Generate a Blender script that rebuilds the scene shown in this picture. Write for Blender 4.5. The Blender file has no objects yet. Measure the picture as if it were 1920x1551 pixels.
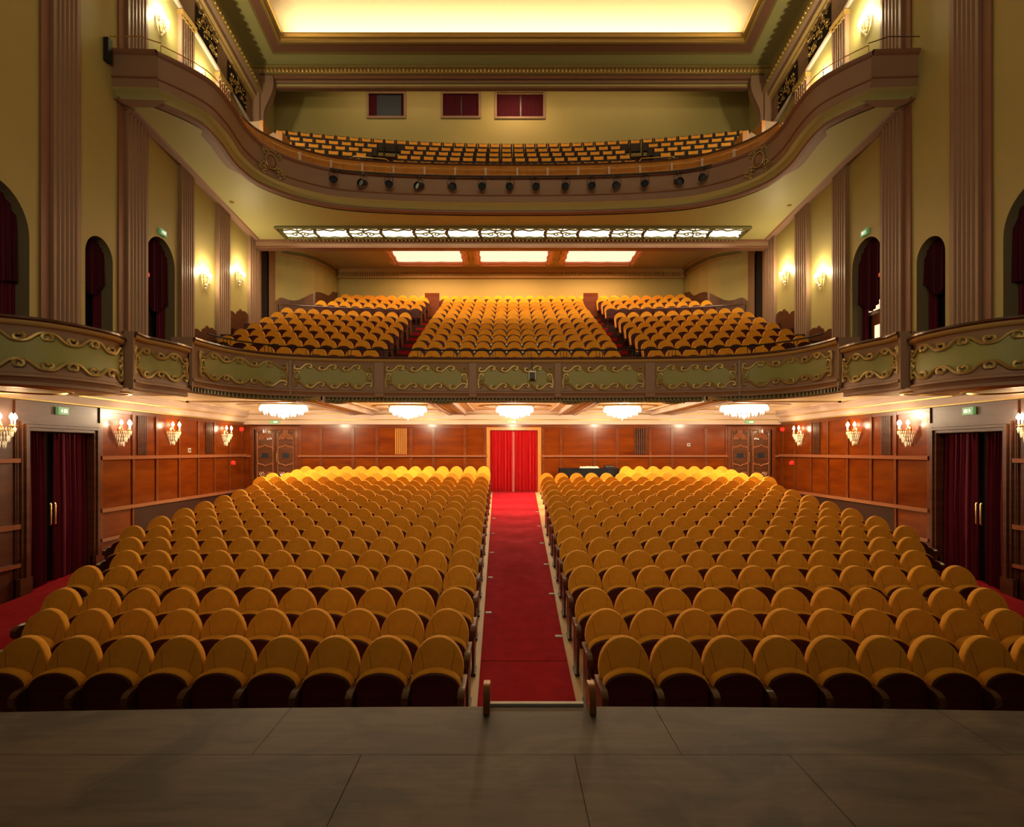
import bpy, bmesh, math, random
from mathutils import Vector, Matrix
random.seed(7)
PI = math.pi
C = bpy.context.scene.collection
F = 1000.0; CX = 951.0; CY = 845.0; CAMX = -0.2      # eye height is z = 0

def PX(px, Y): return (px - CX) * Y / F + CAMX
def PZ(py, Y): return (CY - py) * Y / F
def lerp(a, b, t): return a + (b - a) * t
def interp(x, xs, ys):
    if x <= xs[0]: return ys[0]
    for i in range(1, len(xs)):
        if x <= xs[i]:
            return lerp(ys[i-1], ys[i], (x - xs[i-1]) / (xs[i] - xs[i-1]))
    return ys[-1]

# ------------------------------------------------------------------ materials
MATS = {}
def mat(name, col, rough=.6, metal=0., spec=.4, noise=None, emit=None, estr=0., coat=0., rand=0., bump=0., sampling=True, sheen=0.):
    """noise = (scale xyz, colour2, detail, contrast lo, hi)"""
    m = bpy.data.materials.new(name); m.use_nodes = True
    nt = m.node_tree; N = nt.nodes; L = nt.links
    b = N['Principled BSDF']
    b.inputs['Base Color'].default_value = (*col, 1)
    b.inputs['Roughness'].default_value = rough
    b.inputs['Metallic'].default_value = metal
    b.inputs['Specular IOR Level'].default_value = spec
    if coat:
        b.inputs['Coat Weight'].default_value = coat; b.inputs['Coat Roughness'].default_value = .12
    if sheen:
        b.inputs['Sheen Weight'].default_value = sheen; b.inputs['Sheen Roughness'].default_value = .4; b.inputs['Sheen Tint'].default_value = (1, .62, .3, 1)
    out = None
    if noise:
        sc, c2, det, lo, hi = noise
        tc = N.new('ShaderNodeTexCoord'); mp = N.new('ShaderNodeMapping'); mp.inputs['Scale'].default_value = sc
        nz = N.new('ShaderNodeTexNoise'); nz.inputs['Detail'].default_value = det; nz.inputs['Scale'].default_value = 1.
        L.new(tc.outputs['Object'], mp.inputs[0]); L.new(mp.outputs[0], nz.inputs['Vector'])
        cr = N.new('ShaderNodeValToRGB'); cr.color_ramp.elements[0].position = lo; cr.color_ramp.elements[1].position = hi
        cr.color_ramp.elements[0].color = (*col, 1); cr.color_ramp.elements[1].color = (*c2, 1)
        L.new(nz.outputs['Fac'], cr.inputs[0]); out = cr.outputs[0]
        L.new(out, b.inputs['Base Color'])
        if bump:
            bp = N.new('ShaderNodeBump'); bp.inputs['Strength'].default_value = bump; bp.inputs['Distance'].default_value = .01
            L.new(nz.outputs['Fac'], bp.inputs['Height']); L.new(bp.outputs[0], b.inputs['Normal'])
    if rand:
        oi = N.new('ShaderNodeObjectInfo'); hs = N.new('ShaderNodeHueSaturation')
        mr = N.new('ShaderNodeMapRange'); mr.inputs['To Min'].default_value = 1 - rand; mr.inputs['To Max'].default_value = 1 + rand
        L.new(oi.outputs['Random'], mr.inputs[0]); L.new(mr.outputs[0], hs.inputs['Value'])
        if out: L.new(out, hs.inputs['Color'])
        else: hs.inputs['Color'].default_value = (*col, 1)
        L.new(hs.outputs[0], b.inputs['Base Color'])
    if emit:
        b.inputs['Emission Color'].default_value = (*emit, 1); b.inputs['Emission Strength'].default_value = estr
        if not sampling: m.cycles.emission_sampling = 'NONE'
    MATS[name] = m
    return m

seatc = mat('mustard_velvet', (.66, .285, .022), .85, spec=.12, noise=((9, 9, 9), (.74, .335, .028), 3, .35, .7), rand=.05, sheen=.35)
seam = mat('velvet_seam', (.36, .15, .015), .9, spec=.1)
maroon = mat('maroon_wood', (.075, .008, .006), .5, spec=.25, noise=((3, 3, 22), (.04, .004, .003), 4, .3, .7))
armw = mat('dark_arm_wood', (.10, .035, .014), .32, coat=.4, noise=((12, 3, 12), (.05, .016, .007), 4, .3, .7))
tierm = mat('dark_brown_floor', (.045, .018, .013), .9, spec=.08)
blackm = mat('black_metal', (.012, .012, .013), .45)
wallg = mat('olive_plaster', (.40, .34, .125), .55, spec=.35, noise=((.5, .5, .5), (.37, .31, .11), 3, .3, .75))
soffg = mat('olive_ceiling_paint', (.42, .38, .15), .5, spec=.4)
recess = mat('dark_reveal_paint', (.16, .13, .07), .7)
mauve = mat('mauve_brown_paint', (.285, .17, .108), .5, spec=.35, noise=((.8, .8, .8), (.26, .155, .098), 3, .3, .7))
mauved = mat('mauve_dark_paint', (.22, .10, .06), .5)
pink = mat('pinkish_cornice_paint', (.54, .41, .34), .5)
creamc = mat('cream_ceiling_paint', (.76, .65, .40), .6)
gold = mat('gilding', (.62, .42, .14), .38, metal=.65, spec=.5)
golddull = mat('dull_gilding', (.40, .29, .10), .45, metal=.45)
goldp = mat('gold_brown_paint', (.40, .26, .09), .5)
green = mat('olive_panel_paint', (.27, .27, .085), .5)
dentil = mat('olive_bronze', (.16, .14, .05), .5)
brass = mat('brass', (.75, .5, .2), .25, metal=.9)
wood = mat('mahogany_panel', (.095, .013, .001), .26, coat=.08, spec=.2, noise=((.9, .9, 4.5), (.205, .040, .002), 7, .22, .80))
woods = mat('mahogany_stile', (.11, .024, .005), .3, coat=.12, spec=.3, noise=((2, 2, 6), (.16, .038, .008), 4, .3, .7))
woodd = mat('dark_walnut', (.065, .020, .008), .35, coat=.1, spec=.3, noise=((1.5, 1.5, 8), (.115, .04, .016), 5, .3, .7))
woodrail = mat('polished_rail', (.26, .09, .04), .22, coat=.45)
orangew = mat('honey_wood', (.50, .20, .035), .35, coat=.2, noise=((5, 1, 1), (.40, .15, .022), 4, .3, .7))
lightw = mat('pale_floor_wood', (.62, .42, .18), .45, noise=((14, 1.5, 1), (.50, .32, .13), 4, .3, .7))
carpet = mat('red_carpet', (.40, .010, .020), .95, spec=.1, noise=((5, 5, 5), (.30, .007, .015), 6, .3, .7), bump=.3)
carpetd = mat('dark_red_carpet', (.25, .008, .014), .95, spec=.1)
velvet = mat('wine_velvet', (.10, .004, .018), .8, spec=.2)
velvetd = mat('dark_wine_velvet', (.055, .004, .012), .85, spec=.15)
redv = mat('scarlet_velvet', (.42, .004, .007), .75, spec=.2)
redl = mat('pale_red_lining', (.80, .20, .16), .7)
blackc = mat('black_cloth', (.008, .008, .010), .85, spec=.1)
dark = mat('dark_interior', (.010, .006, .006), .9)
glassd = mat('dark_glass', (.02, .025, .035), .3, spec=.25)
greyp = mat('grey_plastic', (.45, .43, .40), .5)
whitep = mat('white_plastic', (.8, .78, .72), .5)
redp = mat('red_plastic', (.75, .03, .02), .35, emit=(1, .05, .03), estr=.25)
exitg = mat('exit_sign_green', (.22, .50, .30), .4, emit=(.10, .85, .32), estr=.10, sampling=False)
exitw = mat('exit_sign_white', (.8, .9, .8), .4, emit=(.85, 1, .85), estr=.6, sampling=False)
bulb = mat('lit_bulb', (1, .9, .7), .4, emit=(1, .80, .50), estr=22, sampling=False)
crystal = mat('lit_crystal', (.95, .85, .6), .1, spec=.9, emit=(1, .80, .45), estr=.55, sampling=False)
crystald = mat('dim_crystal', (.9, .75, .45), .1, spec=.9, metal=.3, emit=(1, .78, .4), estr=.35, sampling=False)
chand = mat('blazing_crystal', (1, .95, .85), .15, emit=(1, .86, .62), estr=7, sampling=False)
diffw = mat('lit_grille_glass', (1, .95, .85), .5, emit=(1, .90, .72), estr=5, sampling=False)
diffp = mat('lit_coffer_glass', (1, .9, .8), .5, emit=(1, .74, .54), estr=1.15, sampling=False)
pinkf = mat('salmon_plaster', (.50, .26, .17), .5)
coved = mat('cove_cream', (.86, .70, .44), .7)

def stage_mat():
    m = bpy.data.materials.new('stage_boards'); m.use_nodes = True
    nt = m.node_tree; N = nt.nodes; L = nt.links; b = N['Principled BSDF']
    tc = N.new('ShaderNodeTexCoord')
    def noise(sc, det, scale=1., dist=0.):
        mp = N.new('ShaderNodeMapping'); mp.inputs['Scale'].default_value = sc
        nz = N.new('ShaderNodeTexNoise'); nz.inputs['Scale'].default_value = scale; nz.inputs['Detail'].default_value = det
        nz.inputs['Distortion'].default_value = dist
        L.new(tc.outputs['Object'], mp.inputs[0]); L.new(mp.outputs[0], nz.inputs[0]); return nz.outputs['Fac']
    def ramp(src, stops):
        r = N.new('ShaderNodeValToRGB'); e = r.color_ramp.elements
        e[0].position, e[0].color = stops[0][0], (*stops[0][1], 1); e[1].position, e[1].color = stops[1][0], (*stops[1][1], 1)
        L.new(src, r.inputs[0]); return r.outputs[0]
    a = ramp(noise((1.3, 2.2, 1), 7, dist=1.2), [(.40, (.052, .037, .024)), (.58, (.125, .090, .060))])
    g = ramp(noise((2.5, 30, 1), 5), [(.3, (.78, .78, .78)), (.72, (1.12, 1.12, 1.12))])
    sc = ramp(noise((3, 60, 1), 2, dist=2.), [(.70, (1, 1, 1)), (.78, (1.7, 1.6, 1.5))])
    x1 = N.new('ShaderNodeMixRGB'); x1.blend_type = 'MULTIPLY'; x1.inputs[0].default_value = 1
    L.new(a, x1.inputs[1]); L.new(g, x1.inputs[2])
    x2 = N.new('ShaderNodeMixRGB'); x2.blend_type = 'MULTIPLY'; x2.inputs[0].default_value = .6
    L.new(x1.outputs[0], x2.inputs[1]); L.new(sc, x2.inputs[2])
    L.new(x2.outputs[0], b.inputs['Base Color'])
    b.inputs['Roughness'].default_value = .55; b.inputs['Specular IOR Level'].default_value = .35
    return m
stagem = stage_mat()

# ------------------------------------------------------------------ mesh builder
class MB:
    def __init__(s): s.v = []; s.f = []; s.m = []; s.ms = []
    def mi(s, m):
        if m not in s.ms: s.ms.append(m)
        return s.ms.index(m)
    def add(s, vs, fs, m):
        o = len(s.v); s.v += [tuple(v) for v in vs]; k = s.mi(m)
        for f in fs: s.f.append(tuple(i + o for i in f)); s.m.append(k)
    def quad(s, a, b, c, d, m): s.add([a, b, c, d], [(0, 1, 2, 3)], m)
    def box(s, x0, x1, y0, y1, z0, z1, m):
        vs = [(x, y, z) for x in (x0, x1) for y in (y0, y1) for z in (z0, z1)]
        s.add(vs, [(0, 1, 3, 2), (4, 6, 7, 5), (0, 4, 5, 1), (2, 3, 7, 6), (0, 2, 6, 4), (1, 5, 7, 3)], m)
    def grid(s, rows, m, closed=False):
        n = len(rows[0]); vs = [p for r in rows for p in r]; fs = []
        for i in range(len(rows) - 1):
            for j in range(n if closed else n - 1):
                k = (j + 1) % n
                fs.append((i*n + j, i*n + k, (i+1)*n + k, (i+1)*n + j))
        s.add(vs, fs, m)
    def tube(s, pts, r, m, n=6, cap=True):
        pts = [Vector(p) for p in pts]; rows = []; prev = None
        for i, p in enumerate(pts):
            d = (pts[min(i+1, len(pts)-1)] - pts[max(i-1, 0)])
            if d.length < 1e-9: d = Vector((0, 0, 1))
            d.normalize()
            if prev is None:
                a = Vector((0, 0, 1)) if abs(d.z) < .9 else Vector((1, 0, 0))
                u = d.cross(a).normalized()
            else:
                u = (prev - d * prev.dot(d))
                u = u.normalized() if u.length > 1e-6 else d.orthogonal().normalized()
            prev = u; w = d.cross(u)
            rr = r[i] if isinstance(r, (list, tuple)) else r
            rows.append([p + (u * math.cos(2*PI*k/n) + w * math.sin(2*PI*k/n)) * rr for k in range(n)])
        s.grid(rows, m, True)
        if cap:
            s.add(rows[0], [tuple(range(n))], m); s.add(rows[-1], [tuple(range(n))], m)
    def lathe(s, c, prof, m, n=16, sx=1., sy=1., a0=0., a1=2*PI):
        full = abs(a1 - a0 - 2*PI) < 1e-6
        rows = []
        for (r, z) in prof:
            rows.append([(c[0] + r*sx*math.cos(a0 + (a1-a0)*k/(n if full else n-1)), c[1] + r*sy*math.sin(a0 + (a1-a0)*k/(n if full else n-1)), c[2] + z) for k in range(n)])
        s.grid(rows, m, full)
    def gem(s, c, r, h, m):
        x, y, z = c
        vs = [(x, y, z+h*.35), (x+r, y, z), (x, y+r, z), (x-r, y, z), (x, y-r, z), (x, y, z-h*.65)]
        s.add(vs, [(0, 1, 2), (0, 2, 3), (0, 3, 4), (0, 4, 1), (5, 2, 1), (5, 3, 2), (5, 4, 3), (5, 1, 4)], m)
    def prism(s, poly, fn, t0, t1, m):
        """poly = 2D points, fn(a,b,t)->3D, extruded t0..t1"""
        n = len(poly)
        A = [fn(a, b, t0) for a, b in poly]; B = [fn(a, b, t1) for a, b in poly]
        s.add(A + B, [tuple(range(n)), tuple(range(2*n-1, n-1, -1))] + [(i, (i+1) % n, n+(i+1) % n, n+i) for i in range(n)], m)
    def mesh(s, name, smooth=False):
        me = bpy.data.meshes.new(name); me.from_pydata(s.v, [], s.f)
        for m in s.ms: me.materials.append(m)
        me.polygons.foreach_set('material_index', s.m)
        if smooth: me.polygons.foreach_set('use_smooth', [True]*len(s.f))
        me.update()
        bm = bmesh.new(); bm.from_mesh(me); bmesh.ops.recalc_face_normals(bm, faces=bm.faces)
        bm.to_mesh(me); bm.free()
        if smooth:
            try: me.set_sharp_from_angle(angle=math.radians(38))
            except Exception: pass
        return me
    def build(s, name, parent=None, smooth=False):
        o = bpy.data.objects.new(name, s.mesh(name, smooth)); C.objects.link(o)
        if parent: attach(o, parent)
        return o

def wloc(o):
    p = Vector(o.location); q = o.parent
    while q: p += Vector(q.location); q = q.parent
    return p
def attach(o, parent):
    """mesh data stays in world coordinates: shift so that it keeps its place under a moved, unrotated parent"""
    o.parent = parent; o.location = -wloc(parent)
def tag(o, label=None, cat=None, group=None, kind=None):
    if label: o['label'] = label
    if cat: o['category'] = cat
    if group: o['group'] = group
    if kind: o['kind'] = kind
    return o
def thing(name, label, cat, loc=(0, 0, 0), group=None, rz=0.):
    o = bpy.data.objects.new(name, None); o.empty_display_size = .1; C.objects.link(o)
    o.location = loc; o.rotation_euler = (0, 0, rz)
    return tag(o, label, cat, group)
def struct(o): return tag(o, kind='structure')
def structE(name, loc=(0, 0, 0)): return tag(thing(name, None, None, loc), kind='structure')
def raw(name, me, parent, loc=(0, 0, 0)):
    o = bpy.data.objects.new(name, me); C.objects.link(o); o.parent = parent; o.location = loc; return o
def copy_tree(o, parent=None):
    c = o.copy(); C.objects.link(c)
    if parent: c.parent = parent
    for ch in list(o.children): copy_tree(ch, c)
    return c

ORD = ['', 'first', 'second', 'third', 'fourth', 'fifth', 'sixth', 'seventh', 'eighth', 'ninth', 'tenth', 'eleventh', 'twelfth', 'thirteenth', 'fourteenth', 'fifteenth', 'sixteenth', 'seventeenth', 'eighteenth', 'nineteenth', 'twentieth', 'twenty-first', 'twenty-second', 'twenty-third', 'twenty-fourth']

WX = 10.7           # half width of the hall
# ------------------------------------------------------------------ stalls rows
P_ = [98.5, 84.5, 74.5, 64.3, 58.0, 53.1, 48.9, 45.2, 42.0, 39.2, 36.7, 34.5, 32.7, 31.3, 29.7, 28.3, 27.0, 25.8]
TY = [1200.5, 1148, 1108.7, 1064, 1035, 1009.5, 987, 969, 954, 941, 929.3, 919, 909.8, 901, 893.9, 887.3, 880.3, 874.5]
LX = [820, 836.8, 851.8, 861, 868, 874, 879, 882.8, 887, 889.6, 892.7, 895, 897.3, 900.2, 902.3, 904.2, 905.8, 906.8]
LN = [9, 10, 11, 12, 12, 13, 14, 14, 14, 14, 14, 14, 14, 14, 15, 15, 14, 14]
RX = [1172.5, 1140, 1116.2, 1098, 1085, 1076, 1068.5, 1061, 1055, 1049.6, 1044, 1040.4, 1036, 1032, 1028.6, 1025.4, 1185, 1174.8]
RN = [9, 10, 11, 12, 12, 13, 14, 14, 14, 14, 14, 14, 14, 14, 15, 15, 8, 8]
H_ = 1.04
SP = .52
ROWY = [520.0 / p for p in P_]
ROWZ = [-(TY[i] - CY) * ROWY[i] / 1000 - H_ for i in range(18)]
# smooth the rake a little
ROWZ = [ROWZ[0]] + [(ROWZ[i-1] + 2*ROWZ[i] + ROWZ[i+1]) / 4 for i in range(1, 17)] + [ROWZ[17]]
EDGE = [abs(PX(LX[i] - P_[i]*(LN[i]-1), ROWY[i])) + .3 for i in range(18)]
def floor_c(Y): return interp(Y, [3] + ROWY + [21.4], [ROWZ[0]-.1] + ROWZ + [-1.66])
def floor_w(Y): return interp(Y, [3, 9, 11.2, 13.6, 21.4], [-3.4, -3.33, -3.19, -2.93, -2.3])
def floorz(X, Y):
    e = interp(Y, ROWY, EDGE) + .25
    a = abs(X)
    if a <= e: return floor_c(Y)
    t = min(1, (a - e) / max(.5, (WX - e)))
    return lerp(floor_c(Y), floor_w(Y), t)

m = MB(); rows = []
for j in range(56):
    Y = 3.16 + (21.42 - 3.16) * j / 55
    rows.append([(-WX + 2*WX*i/60, Y, floorz(-WX + 2*WX*i/60, Y)) for i in range(61)])
m.grid(rows, lightw); fl = struct(m.build('floor'))

def strip(fnl, fnr, y0, y1, mt, name, n=40, dz=.012, nx=6):
    m = MB(); rows = []
    for j in range(n+1):
        Y = lerp(y0, y1, j/n); a, b = fnl(Y), fnr(Y)
        rows.append([(lerp(a, b, i/nx), Y, floorz(lerp(a, b, i/nx), Y) + dz) for i in range(nx+1)])
    m.grid(rows, mt)
    # thickness: edges down
    m.grid([rows[0], [(p[0], p[1], p[2]-dz) for p in rows[0]]], mt)
    m.grid([[r[0] for r in rows], [(r[0][0], r[0][1], r[0][2]-dz) for r in rows]], mt)
    m.grid([[r[-1] for r in rows], [(r[-1][0], r[-1][1], r[-1][2]-dz) for r in rows]], mt)
    return m.build(name)
ca = lambda Y: lerp(-.54, -.78, (Y-6.1)/15.2); cb = lambda Y: lerp(.593, .90, (Y-6.1)/15.2)
tag(strip(ca, cb, 7.22, 21.38, carpet, 'aisle_carpet'), 'long red carpet runner up the centre aisle to the red curtain', 'carpet')
tag(strip(ca, cb, 3.25, 7.19, carpet, 'aisle_carpet', 12), 'short darker red carpet piece at the stage end of the aisle', 'carpet')
for sg, sd in ((-1, 'left'), (1, 'right')):
    e0 = lambda Y: sg * (interp(Y, ROWY, EDGE) + .35); e1 = lambda Y: sg * (WX - .03)
    a, b = (e1, e0) if sg < 0 else (e0, e1)
    tag(strip(a, b, 4.2, 14.6, carpet, 'side_carpet', 24), 'red carpet on the sloping side aisle by the %s curtained doorway' % sd, 'carpet')

# aisle marker lights set in the carpet
ml = [(926.2, 973.7), (924.2, 1002), (922.3, 1038), (919.5, 1084.5), (916, 1150.7)]
mr_ = [(1007, 961), (1010.6, 987.7), (1015.8, 1020), (1024.2, 1060), (1034.5, 1115.7), (1047.5, 1195)]
def ray_floor(px, py):
    Y = 5.0
    while Y < 22:
        X = PX(px, Y)
        if floorz(X, Y) > PZ(py, Y): return X, Y
        Y += .02
    return PX(px, Y), Y
for side, lst in (('left', ml), ('right', mr_)):
    for i, (px, py) in enumerate(reversed(lst)):
        X, Y = ray_floor(px, py); z = floorz(X, Y)
        t = thing('aisle_light', 'small steel marker light in the red aisle carpet, %s edge, %s from the stage' % (side, ORD[i+1]), 'light', (X, Y, z), 'marker lights along the aisle carpet')
        m = MB(); m.box(-.05, .05, -.04, .04, .008, .022, greyp); raw('housing', m.mesh('housing'), t)
        m = MB(); m.box(-.036, .036, -.02, .02, .022, .026, whitep); raw('lens', m.mesh('lens'), t)

# ------------------------------------------------------------------ seats
def seat_meshes(nseg=14, low=False):
    out = {}
    def outline(n):
        pts = [(-.232, .40)]
        pts.append((-.252, .70))
        for k in range(n+1):
            a = PI - PI*k/n
            pts.append((.256*math.cos(a), .74 + .30*math.sin(a)))
        pts += [(.252, .70), (.232, .40)]
        return pts
    lean = math.tan(math.radians(11))
    ol = outline(nseg)
    def ring(sc, y, dz=0):
        return [(x*sc, y + (z-.4)*lean, .72 + (z-.72)*(1 - (1-sc)*.8) + dz) for x, z in ol]
    m = MB()
    if low:
        m.grid([ring(1, -.035), ring(1, .035)], seatc, True)
        n = len(ol)
        r = ring(1, -.035); m.add(r, [tuple(range(n))], seatc); r = ring(1, .035); m.add(r, [tuple(range(n))], seatc)
    else:
        rr = [ring(.94, -.043), ring(.982, -.041), ring(.997, -.034), ring(1, -.024), ring(1, .030), ring(.985, .038)]
        m.grid(rr, seatc, True)
        n = len(ol)
        m.add(rr[0], [tuple(range(n))], seatc); m.add(rr[-1], [tuple(range(n))], seatc)
        for sg in (-1, 1):      # two stitched seams opening upwards
            L = []
            for k in range(6):
                t = k/5; x = sg*(.095 + .055*t + .02*t*t); z = .46 + .46*t
                L.append((x, z))
            A = [(x-.003, -.0445 + (z-.4)*lean, z) for x, z in L]; B = [(x+.003, -.0445 + (z-.4)*lean, z) for x, z in L]
            m.grid([A, B], seam)
    out['backrest'] = m
    # tipped-up seat: yellow cushion behind, maroon shell facing the stage
    def pan(w, ztop, zside, n):
        pts = [(-w*.92, .36), (-w, zside)]
        for k in range(1, n):
            a = PI - PI*k/n
            pts.append((w*math.cos(a), zside + (ztop-zside)*math.sin(a)))
        pts += [(w, zside), (w*.92, .36)]
        return pts
    n = 6 if low else 12
    pl = .10
    def pring(w, zt, zs, y): return [(x, y + (z-.36)*pl, z) for x, z in pan(w, zt, zs, n)]
    m = MB(); k = len(pan(.24, .8, .68, n))
    if low:
        R = [pring(.243, .80, .66, -.215), pring(.243, .80, .66, -.095)]
    else:
        R = [pring(.238, .790, .655, -.212), pring(.245, .80, .662, -.200), pring(.247, .806, .666, -.165), pring(.243, .800, .66, -.115), pring(.230, .785, .65, -.100)]
    m.grid(R, seatc, True); m.add(R[0], [tuple(range(k))], seatc); m.add(R[-1], [tuple(range(k))], seatc)
    out['cushion'] = m
    m = MB()
    R = [pring(.226, .772, .64, -.232), pring(.236, .785, .65, -.224), pring(.236, .785, .65, -.2125)]
    m.grid(R, maroon, True); m.add(R[0], [tuple(range(k))], maroon)
    out['seat_shell'] = m
    # armrest
    m = MB()
    prof = [(.10, .66), (-.20, .665), (-.29, .655), (-.345, .62), (-.35, .56), (-.325, .52), (-.31, .55), (-.30, .59), (-.25, .625), (.10, .625)]
    if low:
        m.box(-.026, .026, -.32, .1, .60, .66, armw)
    else:
        m.prism(prof, lambda a, b, t: (t, a, b), -.032, .032, armw)
    out['armrest'] = m
    m = MB()
    sup = [(.08, .03), (-.24, .03), (-.27, .25), (-.31, .53), (-.28, .62), (.08, .63)]
    m.prism(sup, lambda a, b, t: (t, a, b), -.015, .015, woodd)
    out['arm_support'] = m
    m = MB(); m.box(-.03, .03, -.20, .06, 0, .03, blackm); out['foot'] = m
    m = MB(); m.box(-.23, .23, -.06, .10, .30, .40, blackm); out['hinge_bar'] = m
    return out
SM = seat_meshes()
smesh = {k: v.mesh(k, smooth=k in ('backrest', 'cushion', 'armrest')) for k, v in SM.items()}
def make_seat():
    r = thing('theatre_chair', '-', 'seat')
    raw('backrest', smesh['backrest'], r)
    cu = raw('seat_cushion', smesh['cushion'], r)
    raw('seat_shell', smesh['seat_shell'], cu)
    raw('hinge_bar', smesh['hinge_bar'], r)
    return r
def add_arm(r, x):
    raw('armrest', smesh['armrest'], r, (x, 0, 0))
    s = raw('arm_support', smesh['arm_support'], r, (x, 0, 0))
    raw('foot', smesh['foot'], s, (0, 0, 0))
protoL = make_seat(); add_arm(protoL, .26)      # arm on the right-hand side
used = False
STUFF = []                                       # (x, y, z, rz)
def seatrot(X, Y): return math.atan2(-X, 34.0) * -1.0
INDROWS = 12
first = True
for i in range(18):
    Y0, z = ROWY[i], ROWZ[i]
    for side, x0, n, sg in (('left', LX[i], LN[i], -1), ('right', RX[i], RN[i], 1)):
        for k in range(n):
            X = PX(x0 + sg*k*P_[i], Y0)
            if i >= INDROWS:
                STUFF.append((X, Y0, z)); continue
            if first: o = protoL; first = False
            else: o = copy_tree(protoL)
            o.location = (X, Y0, z)
            o['label'] = 'yellow tip-up seat in %s block, %s row from stage, %s from centre aisle' % (side, ORD[i+1], ORD[k+1])
            o['group'] = 'yellow stalls seats, %s block' % side
            end = (side == 'left' and k == n-1) or (side == 'right' and k == 0)
            if end:
                add_arm(o, -.26)
# ---- seats of the first balcony
CB = [(779.5, 1150, 13, 656), (786.6, 1143, 13, 640), (794.4, 1133.7, 13, 627.5), (802, 1125, 13, 616), (808.4, 1118, 13, 605.6), (814.7, 1110, 13, 596), (821, 1103, 13, 587.6), (826.4, 1098, 13, 580), (832, 1091, 13, 572.3), (836.6, 1087, 13, 565.5), (839.7, 1084.5, 13, 559)]
PC = [31.0, 29.7, 28.3, 26.9, 25.8, 24.65, 23.6, 22.65, 21.75, 21.0, 20.4]
MY = [520/p for p in PC] ; MZ = [(CY - CB[i][3])*MY[i]/1000 - H_ for i in range(11)]
LB = [(465, 694, 8), (422.6, 710.8, 10), (450.3, 722.5, 10), (475.8, 733.4, 10), (497.7, 742, 10), (518, 752, 10), (536.4, 759, 10), None, (600.5, 780, 9), (634.8, 787, 8), (646.5, 794, 8)]
RB = [(1231, 1462, 8), (1218, 1503.6, 10), (1205.6, 1476, 10), (1193, 1450.5, 10), (1183, 1426, 10), (1172.8, 1404.4, 10), (1164, 1385.6, 10), None, (1144.7, 1326, 9), (1138, 1288, 8), (1129, 1278, 8)]
CUR = .0125
def curvY(Y0, px):
    Y = Y0
    for _ in range(12): Y = Y0 - CUR * PX(px, Y)**2
    return Y
for i in range(11):
    a, b, n, _ = CB[i]
    for k in range(n):
        px = lerp(a, b, k/(n-1)); Y = curvY(MY[i], px); STUFF.append((PX(px, Y), Y, MZ[i]))
    for q in (LB[i], RB[i]):
        if q:
            for k in range(q[2]):
                px = lerp(q[0], q[1], k/(q[2]-1)); Y = curvY(MY[i], px); STUFF.append((PX(px, Y), Y, MZ[i]))
MY.append(26.2); MZ.append(292*26.2/1000 - H_)
for k in range(32):
    px = lerp(655, 1272, k/31); STUFF.append((PX(px, 26.2), 26.2, MZ[11]))
LM = seat_meshes(10, True)
lowv = []; big = MB()
for (X, Y, z) in STUFF:
    for k, q in LM.items():
        if k in ('armrest', 'arm_support', 'foot'): dx = .26
        else: dx = 0
        o = len(big.v)
        big.v += [(v[0] + X + dx, v[1] + Y, v[2] + z) for v in q.v]
        ids = [big.mi(mm) for mm in q.ms]
        big.f += [tuple(a + o for a in f) for f in q.f]; big.m += [ids[a] for a in q.m]
o = big.build('theatre_chair', None, smooth=True)
tag(o, 'remaining rows of yellow round-backed seats, rear stalls and whole first balcony', 'seat', kind='stuff')

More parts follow.
